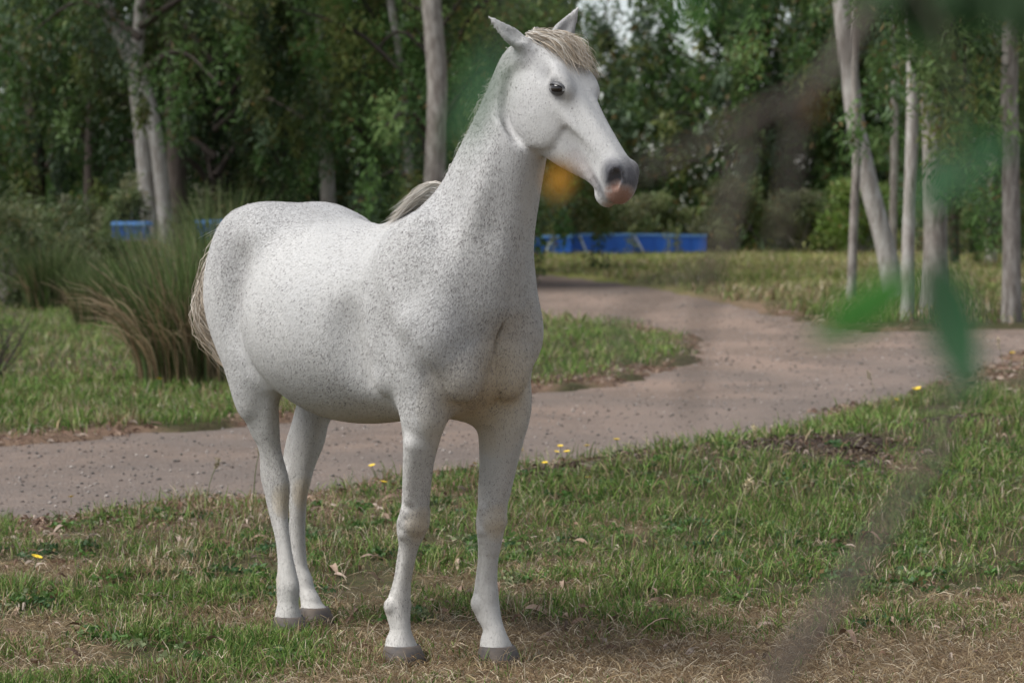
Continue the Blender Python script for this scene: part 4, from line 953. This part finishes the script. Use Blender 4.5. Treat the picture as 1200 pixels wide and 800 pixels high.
# ------------------------------------------------------------------ RUSH CLUMPS
RUSH = np.array([(.09, .135, .04), (.125, .17, .06), (.07, .11, .035), (.17, .19, .085)])
RUSHD = np.array([(.27, .20, .12), (.34, .27, .17), (.22, .155, .09)])
def rush(px, py, D, r, h, n, label, wid, dryf=.3, pal=RUSH, group='rush clumps left of the road'):
    b = spot(px, py, D); b[2] = float(height(b[0], b[1]))
    t = empty('rush_clump', tuple(b)); tag(t, label, 'rushes', group)
    a = RNG.random(n)*6.283; q = np.sqrt(RNG.random(n)); ar = a + .55*RNG.normal(size=n); d = np.stack([np.cos(a), np.sin(a)], 1); e = np.stack([np.cos(ar), np.sin(ar)], 1)
    dry = RNG.random(n) < dryf*(.1 + 1.2*q**3)
    L = h*(.65 + .5*RNG.random(n))*np.where(dry, .9, 1.05); out = (.10 + .58*q**1.3 + .16*RNG.normal(size=n))*np.where(dry, 1.75, .95)
    t_ = np.linspace(0, 1, 7)[None]; o_ = np.clip(out, .02, 1.25)[:, None]
    ang = o_*t_**1.3*1.25
    dl = L[:, None]/6
    R_ = np.concatenate([np.zeros((n, 1)), np.cumsum(np.sin(ang[:, 1:])*dl, 1)], 1); Z_ = np.concatenate([np.zeros((n, 1)), np.cumsum(np.cos(ang[:, 1:])*dl, 1)], 1)
    P = np.stack([d[:, :1]*r*.6*q[:, None] + e[:, :1]*R_, d[:, 1:]*r*.6*q[:, None] + e[:, 1:]*R_, np.maximum(Z_, .02)], 2)
    V, F4 = ribbons(P, wid*(.6 + .8*RNG.random(n)), tip=.15)
    o = mesh_np('blades', V, F4, GRASS, t); o['kind'] = 'stuff'
    attr(o, 'col', np.repeat(np.where(dry[:, None], pick(RUSHD, n, .3), pick(pal, n, .35)), 14, 0))
rush(238, 450, 24.5, 1.0, 1.30, 1900, 'big arching rush clump standing right behind the tail of the horse', .013, .5)
rush(118, 375, 38, .6, .9, 900, 'smaller green rush clump left of the big one', .014, .2)
rush(60, 356, 46, .7, 1.05, 900, 'dense dark rush clump at the back of the left meadow', .016, .12, pal=RUSH*.8)
shrub(12, 350, 47, 2.2, 1.75, 'rounded grey green bush at the left edge of the picture', 320, pal=SHRUBPAL*.85)
shrub(105, 345, 51, 1.9, 1.35, 'low olive bush in front of the forked gum', 321, pal=SHRUBPAL*.9)
rush(160, 340, 54, 1.0, 1.4, 800, 'yellowish rush clump at the foot of the forked gum', .017, .5)
rush(262, 350, 44, .8, 1.9, 700, 'tall rush clump half hidden behind the rump of the horse', .015, .45)

# ------------------------------------------------------------------ BLUE TANKS
m = NT('blue_tank_sheet'); ps = m.obj(); BLUE = m.set(color=m.mix(m.noise(m.mapv(ps, (3, 3, .8)), 1.2, 4), (.012, .085, .42), (.02, .13, .55)), rough=.4)
m = NT('blue_tank_rim'); RIM = m.set(color=(.13, .30, .62), rough=.4)
m = NT('tank_strap'); STRAP = m.set(color=(.55, .60, .66), rough=.5)
def boxm(name, lo, hi, mat, parent, bev=.02, rot=None, at=None):
    lo, hi = np.array(lo, float), np.array(hi, float)
    import bmesh
    bm = bmesh.new(); bmesh.ops.create_cube(bm, size=1)
    for v in bm.verts: v.co = Vector((lo + (hi - lo)*(np.array(v.co) + .5)))
    bmesh.ops.bevel(bm, geom=bm.edges[:], offset=min(bev, float((hi - lo).min())*.4), segments=2, affect='EDGES')
    me = bpy.data.meshes.new(name); bm.to_mesh(me); bm.free(); me.materials.append(mat)
    o = bpy.data.objects.new(name, me); COL.objects.link(o); o.parent = parent
    if rot is not None: o.rotation_euler = rot
    if at is not None: o.location = at
    return o
def tank(px0, px1, D, h, label, group, strap=None, depth=2.4, lift=0.0):
    a = spot(px0, 298, D); w = (px1 - px0)/3200*D; b = [a[0] + w/2, D, float(height(a[0] + w/2, D)) + lift]
    t = empty('blue_tank', b); tag(t, label, 'tank', group)
    boxm('wall', (-w/2, -.04, 0), (w/2, .04, h), BLUE, t); boxm('wall', (-w/2, depth - .04, 0), (w/2, depth + .04, h), BLUE, t)
    for sx in (-1, 1): boxm('wall', (sx*(w/2 - .04) - .04, .05, .01), (sx*(w/2 - .04) + .04, depth - .05, h - .01), BLUE, t)
    for y0 in (0, depth): boxm('rim', (-w/2 - .05, y0 - .09, h + .003), (w/2 + .05, y0 + .09, h + .10), RIM, t)
    for sx in (-1, 1): boxm('rim', (sx*w/2 - .07, .095, h + .006), (sx*w/2 + .07, depth - .095, h + .095), RIM, t)
    nr = max(2, int(w/.9))
    for i in range(nr + 1): boxm('rib', (-w/2 + w*i/nr - .025, -.085, .02), (-w/2 + w*i/nr + .025, -.043, h - .01), BLUE, t)
    if strap is not None: boxm('strap', (-.05, -.13, -h*.55), (.05, -.10, h*.50), STRAP, t, rot=(0, strap[1], 0), at=(strap[0], 0, h*.55))
    return t
BT = 'blue tanks at the far side of the field'
tank(612, 669, 121, .66, 'blue tank nearest the chest of the horse', BT, strap=(.1, .5), lift=.1)
tank(670.5, 742, 124, .78, 'second blue tank from the horse, slightly taller', BT, strap=(-.9, -.4), lift=.05)
tank(743.5, 789, 126, .76, 'third blue tank with a pale diagonal strap', BT, strap=(-.7, -.5), lift=.05)
tank(790, 828, 127, .72, 'last blue tank at the right end of the row', BT, lift=.05)
tank(134, 170, 55, .30, 'small blue tank left of the forked pale trunks', BT, depth=.8, lift=1.08)
tank(232, 262, 56, .36, 'blue tank peeping out behind the tail of the horse', BT, depth=.8, lift=1.05)
for i, (px, D, hh) in enumerate([(741, 123, 1.25), (784, 124, 1.5), (648, 119, 1.0), (793, 122, 1.1)]):
    b = spot(px, 298, D); b[2] = float(height(b[0], b[1]))
    t = empty('weed', tuple(b)); tag(t, ['tall pale green weed between the second and third blue tanks', 'tall yellow green weed in front of the third blue tank', 'short weed in front of the first blue tank', 'weed in front of the last blue tank'][i], 'weed', 'weeds by the blue tanks')
    k = 10; rg = np.random.default_rng(400 + i); z = np.linspace(.1, 1, k)*hh
    V, F4, col = leaf_mass(np.stack([rg.normal(size=k)*.1, rg.normal(size=k)*.1, z], 1), np.stack([.22*(1.2 - z/hh*.7)]*2 + [.12 + 0*z], 1), 14, .16, .05, droop=.1, pal=np.array([(.16, .20, .07), (.20, .22, .09)]), seed=410 + i)
    o = leaf_obj('foliage', V, F4, col, link=True); o.parent = t; o['kind'] = 'stuff'
    V, F4 = pipe([(0, 0, -.05), (.03, 0, hh*.5), (0, 0, hh)], [.02, .015, .006], n=5, sub=3); mesh_np('stem', V, F4, BARK_GREY, t)
# ------------------------------------------------------------------ SMALL THINGS ON THE VERGE
def on_ground(px, py):
    """ground point seen at picture position (px, py)"""
    D = 3200*1.47/(py - 260)
    for _ in range(4):
        z = float(height((px - 600)/3200*D, D)); D = 3200*(1.45 - z)/(py - 260)
    return np.array([(px - 600)/3200*D, D, z])
def leaf_strip(L, W, curl=.15, fold=.12, n=9):
    """lanceolate leaf along +X, base at the origin: three rails"""
    V = []
    for i in range(n):
        t = i/(n - 1); w = W*.5*(math.sin(math.pi*t**.8)**.9 + .02); z = -curl*L*(t - .35)**2*2 + curl*L*.2
        V += [(t*L, -w, z + fold*w), (t*L, 0, z), (t*L, w, z + fold*w)]
    F4 = []
    for i in range(n - 1):
        a = i*3; F4 += [[a, a + 3, a + 4, a + 1], [a + 1, a + 4, a + 5, a + 2]]
    return np.array(V), np.array(F4)
m = NT('dry_leaf'); oi = m.n('ShaderNodeObjectInfo')
DRYLEAF = m.set(color=m.mix(m.noise(m.obj(), 60, 3), m.ramp(oi.outputs['Random'], [(0, (.20, .12, .08)), (.5, (.36, .25, .17)), (1., (.50, .40, .32))]), (.16, .10, .07)), rough=.75)
protos = []
for i in range(4):
    V, F4 = leaf_strip(.075 + .02*i, .018 + .003*(i % 3), .25 + .2*i, .4); protos.append(mesh_np('fallen_leaf', V, F4, DRYLEAF, link=False))
spots = [(88, 702), (100, 700), (72, 745), (255, 690), (262, 686), (388, 684), (395, 680), (230, 640), (40, 655), (150, 700), (205, 640), (318, 640), (345, 612), (176, 655), (520, 655), (545, 668), (586, 642), (640, 665), (628, 662), (655, 640),
         (700, 655), (690, 645), (470, 590), (452, 578), (655, 590), (700, 585), (720, 600), (745, 560), (760, 640), (835, 560), (862, 545), (905, 525), (918, 540), (940, 575), (990, 600), (1010, 640), (880, 690), (760, 700), (690, 735), (800, 750),
         (850, 770), (910, 740), (985, 755), (1040, 735), (1105, 745), (540, 702), (610, 725), (410, 730), (440, 660), (500, 640), (120, 615), (60, 630), (300, 655), (20, 720), (235, 765), (130, 660), (1060, 610), (1130, 660), (575, 690), (660, 700)]
for i, (px, py) in enumerate(spots):
    o = protos[i % 4].copy(); COL.objects.link(o); p = on_ground(px, py); o.location = (p[0], p[1], p[2] + .022)
    o.rotation_euler = (random.uniform(-.5, .5), random.uniform(-.35, .35), random.uniform(0, 6.28)); s = random.uniform(.8, 1.25); o.scale = (s, s, s)
    tag(o, 'dry curled brown leaf lying on the verge ' + ('left of the hind legs of the horse' if px < 330 else 'between the hind legs and the right foreleg' if px < 455 else 'between or beside the forefeet of the horse' if px < 600 else 'on the trodden straw at the lower right' if py > 685 else 'in the green grass right of the horse' if py > 575 else 'by the dark soil of the mound'), 'leaf', 'fallen leaves on the verge')
# low broad-leaved weeds among the grass, as one mass
x, y = scatter(2600, 9, 17, .235, 1.4); sd = edge(x, y, road_sd(x, y)); ok = (sd > .25) & (dry_at(x, y) < .45) & (fbm(x, y, .5, 511) > .52); x, y = x[ok][:520], y[ok][:520]; n = len(x)
V, F4, col = leaf_mass(np.stack([x, y, height(x, y) + .028], 1), np.stack([.03 + .05*RNG.random(n)]*2 + [.014 + 0*x], 1), 34, .024, .017, droop=-.05, pal=np.array([(.075, .15, .035), (.11, .18, .05), (.16, .19, .09), (.06, .12, .045)]), seed=512, warm=.04)
o = leaf_obj('low_weeds', V, F4, col, link=True); tag(o, kind='stuff')
# yellow flowers
m = NT('flower_yellow'); YEL = m.set(color=(.72, .50, .03), rough=.6)
m = NT('flower_stem'); FST = m.set(color=(.09, .13, .04), rough=.6)
def flower_meshes(h):
    V, F4 = pipe([(0, 0, -.01), (.006, .004, h*.5), (.0, 0, h)], [.0022, .0018, .0015], n=5, sub=3)
    Vp, Fp, k = [], [], 12
    for i in range(k):
        a = 2*math.pi*i/k; c, s = math.cos(a), math.sin(a); r0, r1, w = .004, .016, .0042
        b = len(Vp); Vp += [(c*r0 + s*w*.5, s*r0 - c*w*.5, h), (c*r1 + s*w, s*r1 - c*w, h + .006), (c*(r1 + .003), s*(r1 + .003), h + .006), (c*r1 - s*w, s*r1 + c*w, h + .006), (c*r0 - s*w*.5, s*r0 + c*w*.5, h)]
        Fp += [(b, b + 1, b + 2), (b, b + 2, b + 3), (b, b + 3, b + 4)]
    b = len(Vp); Vp += [(0, 0, h + .009)]
    for i in range(8): Vp.append((.007*math.cos(i*.785), .007*math.sin(i*.785), h + .002))
    Fp += [(b, b + 1 + i, b + 1 + (i + 1) % 8) for i in range(8)]
    return (V, F4), (np.array(Vp), np.array(Fp))
(sv, sf), (pv, pf) = flower_meshes(.10)
fstem = mesh_np('stem', sv, sf, FST, link=False); fhead = mesh_np('flower_head', pv, pf, YEL, link=False)
for px, py, lab in [(85, 606, 'lone yellow flower at the left road edge'), (441, 568, 'yellow flower seen under the belly of the horse'), (443, 590, 'yellow flower low under the belly of the horse'), (553, 562, 'yellow flower between the forelegs of the horse'),
                    (605, 548, 'yellow flower beside the left foreleg of the horse'), (650, 548, None), (657, 544, None), (690, 545, None), (668, 552, None), (722, 540, None), (612, 545, None), (640, 562, 'yellow flower by the dark mulch'), (1068, 480, None), (1082, 478, None), (1045, 484, None),
                    (1185, 432, 'yellow flower on a stalk at the right edge'), (182, 466, 'yellow flower at the foot of the big rush clump'), (690, 580, None), (30, 690, 'small yellow flower in the left foreground grass')]:
    p = on_ground(px, py); t = empty('yellow_flower', tuple(p), random.uniform(0, 6)); s = random.uniform(.9, 1.3) if py > 480 else 1.6; t.scale = (s, s, s); t.rotation_euler = (random.uniform(-.15, .35), random.uniform(-.2, .2), random.uniform(0, 6))
    tag(t, lab or ('small yellow flower on the mound at the right' if px > 1000 else 'small yellow flower at the road edge right of the horse'), 'flower', 'yellow flowers')
    for q in (fstem, fhead): c = q.copy(); COL.objects.link(c); c.parent = t
# a pale stone in the grass by the left forefoot
def rock(px, py, r, label, col):
    rg = np.random.default_rng(px); th = np.linspace(0, math.pi, 9); ph = np.linspace(0, 2*math.pi, 14, endpoint=False)
    V = np.array([[math.sin(t)*math.cos(p), math.sin(t)*math.sin(p), math.cos(t)*.7] for t in th for p in ph]); V *= (r*(1 + .13*np.sin(V[:, :1]*4 + 1) + .1*np.cos(V[:, 1:2]*5)))
    F4 = np.array([[i*14 + j, (i+1)*14 + j, (i+1)*14 + (j+1) % 14, i*14 + (j+1) % 14] for i in range(8) for j in range(14)])
    m = NT('stone'); mt = m.set(color=m.mix(m.noise(m.obj(), 40, 4), col, tuple(c*.6 for c in col)), rough=.9)
    p = on_ground(px, py); o = mesh_np('stone', V, F4, mt); o.location = (p[0], p[1], p[2] + r*.35); tag(o, label, 'stone')
rock(619, 722, .018, 'small pale stone in the grass right of the left forefoot', (.50, .42, .33))
rock(497, 703, .011, 'tiny pinkish stone between the forefeet of the horse', (.50, .34, .29))
# bare twiggy bush at the left edge
tb = empty('bare_bush', tuple(on_ground(-8, 445))); tag(tb, 'small leafless brown bush at the left edge of the meadow', 'bush')
rg = np.random.default_rng(5); parts = []
for i in range(16):
    a = rg.random()*6.28; l = .35 + .35*rg.random(); e = np.array([math.cos(a)*l*.6, math.sin(a)*l*.6, l])
    parts.append(pipe([(0, 0, -.02), e*.5 + rg.normal(size=3)*.03, e + rg.normal(size=3)*.05], [.008, .006, .002], n=5, sub=3))
    for j in range(2): q = e*(.5 + .2*j); parts.append(pipe([q, q + rg.normal(size=3)*.1 + [0, 0, .1], q + rg.normal(size=3)*.16 + [0, 0, .15]], [.004, .003, .0015], n=4, sub=2))
V, F4 = merge(parts); mesh_np('twigs', V, F4, BARK_DARK, tb)
# tall dry seed stalks on the mound
for i, (px, py, hh, lab) in enumerate([(1180, 478, .55, 'tall dry seed stalk at the right edge of the mound'), (1190, 482, .42, 'shorter dry seed stalk at the right edge of the mound'), (1030, 492, .35, 'dry seed stalk at the left end of the mound'), (860, 640, .30, 'pale bent seed stalk in the green grass at the right'),
                                       (893, 560, .28, 'pale arching stalk beside the dark soil'), (240, 600, .26, 'green stalk at the left road edge'), (295, 605, .36, 'thin green stalk left of the hind legs'), (615, 540, .22, 'pale curved stalk between the forelegs')]):
    p = on_ground(px, py); t = empty('seed_stalk', tuple(p)); tag(t, lab, 'grass stalk', 'grass stalks')
    b = np.array([random.uniform(-.3, .3)*hh, random.uniform(-.1, .1)*hh, hh]); m_ = b*.5 + np.array([-b[0]*.2, 0, .04*hh])
    V, F4 = pipe([(0, 0, -.02), m_, b], [.0028, .0022, .0015], n=5, sub=5); o = mesh_np('stalk', V, F4, GRASS, t); attr(o, 'col', np.tile([.36, .33, .20] if i not in (5, 6) else [.13, .17, .06], (len(V), 1)))
    V, F4, col = leaf_mass(np.stack([b*(.86 + .13*k/4) for k in range(5)]), np.full((5, 3), .008), 10, .022, .006, droop=-.6, pal=np.array([(.40, .34, .22)]), seed=900 + i); o = leaf_obj('seed_head', V, F4, col, link=True); o.parent = t

# ------------------------------------------------------------------ HANGING BRANCH CLOSE TO THE CAMERA
hb = empty('hanging_branch', (.16, 1.15, 1.75)); tag(hb, 'out of focus gum branch with drooping twigs and leaves close in front of the camera', 'branch')
m = NT('branch_bark'); TWIG = m.set(color=m.mix(m.noise(m.obj(), 40, 4), (.05, .040, .030), (.085, .065, .05)), rough=.8)
HB0 = np.array([.16, 1.15, 1.75])
def twig(pts, r0, r1):
    P = np.array([spot(px, py, D) for px, py, D in pts]) - HB0; V, F4 = pipe(P, np.linspace(r0, r1, len(P))/2, n=8, sub=6); mesh_np('twig', V, F4, TWIG, hb)
twig([(1120, -190, 1.25), (1050, -60, 1.2), (1000, 40, 1.17), (955, 102, 1.15), (900, 130, 1.13), (840, 160, 1.12), (745, 205, 1.10)], .0100, .0040)
twig([(945, 106, 1.15), (930, 170, 1.14), (922, 230, 1.13), (905, 300, 1.12)], .0070, .0030)
twig([(880, 140, 1.13), (868, 200, 1.12), (852, 260, 1.11), (838, 310, 1.10), (815, 420, 1.09), (806, 500, 1.08)], .0070, .0026)
twig([(838, 310, 1.10), (770, 340, 1.08), (728, 370, 1.07), (735, 440, 1.06)], .0040, .0030)
twig([(1050, -60, 1.2), (1110, 60, 1.12), (1120, 160, 1.08), (1090, 300, 1.05), (1112, 440, 1.04)], .0011, .0010)
twig([(1112, 440, 1.04), (1098, 530, 1.03), (1050, 600, 1.02), (1000, 680, 1.01), (940, 760, 1.0), (885, 850, 1.0)], .0040, .0090)
twig([(1110, 60, 1.12), (1000, -70, 1.0), (830, -80, .92), (640, -60, .85), (590, 20, .82), (570, 70, .82)], .0018, .0010)
twig([(640, -60, .85), (655, 60, 1.1), (660, 190, 1.35)], .0010, .0008)
def gum_leaf(a, b, W, mat, roll=0.0, curl=.12):
    A = spot(*a); B = spot(*b); d = B - A; L = np.linalg.norm(d); V, F4 = leaf_strip(L, W, curl, .25, 11)
    X = d/L; Y = np.cross(np.array([0, 1., 0]), X); Y /= np.linalg.norm(Y); Z = np.cross(X, Y)
    Y, Z = Y*math.cos(roll) + Z*math.sin(roll), Z*math.cos(roll) - Y*math.sin(roll)
    mesh_np('leaf', A - HB0 + V[:, :1]*X + V[:, 1:2]*Y + V[:, 2:]*Z, F4, mat, hb)
def lm(name, c):
    m = NT(name); mt = m.set(color=m.mix(m.noise(m.obj(), 30, 3), c, tuple(v*.75 for v in c)), rough=.6, spec=.15)
    t = m.n('ShaderNodeBsdfTranslucent'); t.inputs[0].default_value = (*[v*1.2 for v in c], 1); x = m.n('ShaderNodeMixShader'); x.inputs[0].default_value = .35
    m.l(m.p.outputs[0], x.inputs[1]); m.l(t.outputs[0], x.inputs[2]); m.l(x.outputs[0], m.out.inputs[0]); return mt
LG, LB, LD, LO, LP = lm('leaf_green', (.05, .17, .03)), lm('leaf_bluish', (.045, .125, .055)), lm('leaf_deep', (.02, .052, .014)), lm('leaf_orange', (.42, .20, .02)), lm('leaf_pale', (.09, .20, .10))
gum_leaf((592, 45, .80), (532, 185, .80), .0085, LP)
gum_leaf((570, 70, .82), (548, 150, .82), .006, LB)
gum_leaf((660, 190, 1.35), (650, 232, 1.35), .0120, LO, .3)
gum_leaf((1075, 318, 1.05), (945, 405, 1.03), .017, LG, .3)
gum_leaf((1095, 300, 1.05), (1140, 475, 1.04), .020, LB, .2)
gum_leaf((1100, 330, 1.05), (1150, 450, 1.06), .0120, LB, -.3)
gum_leaf((1118, 165, 1.08), (1075, 265, 1.06), .010, LB, .2)
gum_leaf((1120, 160, 1.08), (1195, 175, 1.09), .009, LB, .5)
gum_leaf((1180, 165, 1.06), (1085, 245, 1.06), .0075, LB, .5)
gum_leaf((958, 110, 1.15), (945, 145, 1.15), .006, LO, 1.0)
for a, b in [((1070, -40), (1095, 75)), ((1110, -50), (1140, 55)), ((1150, -50), (1185, 45)), ((1090, -30), (1060, 60)), ((1180, -40), (1215, 60)), ((1130, -40), (1110, 30)), ((1020, -50), (1045, 15)), ((1200, -30), (1170, 30)), ((1060, -50), (1120, 20)), ((1140, -20), (1200, 20))]:
    gum_leaf((*a, 1.18), (*b, 1.16), .023, LD, random.uniform(-.5, .5))
gum_leaf((800, -40, .95), (812, 40, .95), .010, LG, .3)
gum_leaf((838, -50, .95), (790, 10, .95), .010, LD, .3)
gum_leaf((862, -50, .95), (866, 38, .95), .0055, LD, .3)
gum_leaf((560, 100, .84), (530, 160, .84), .004, LG, .3)
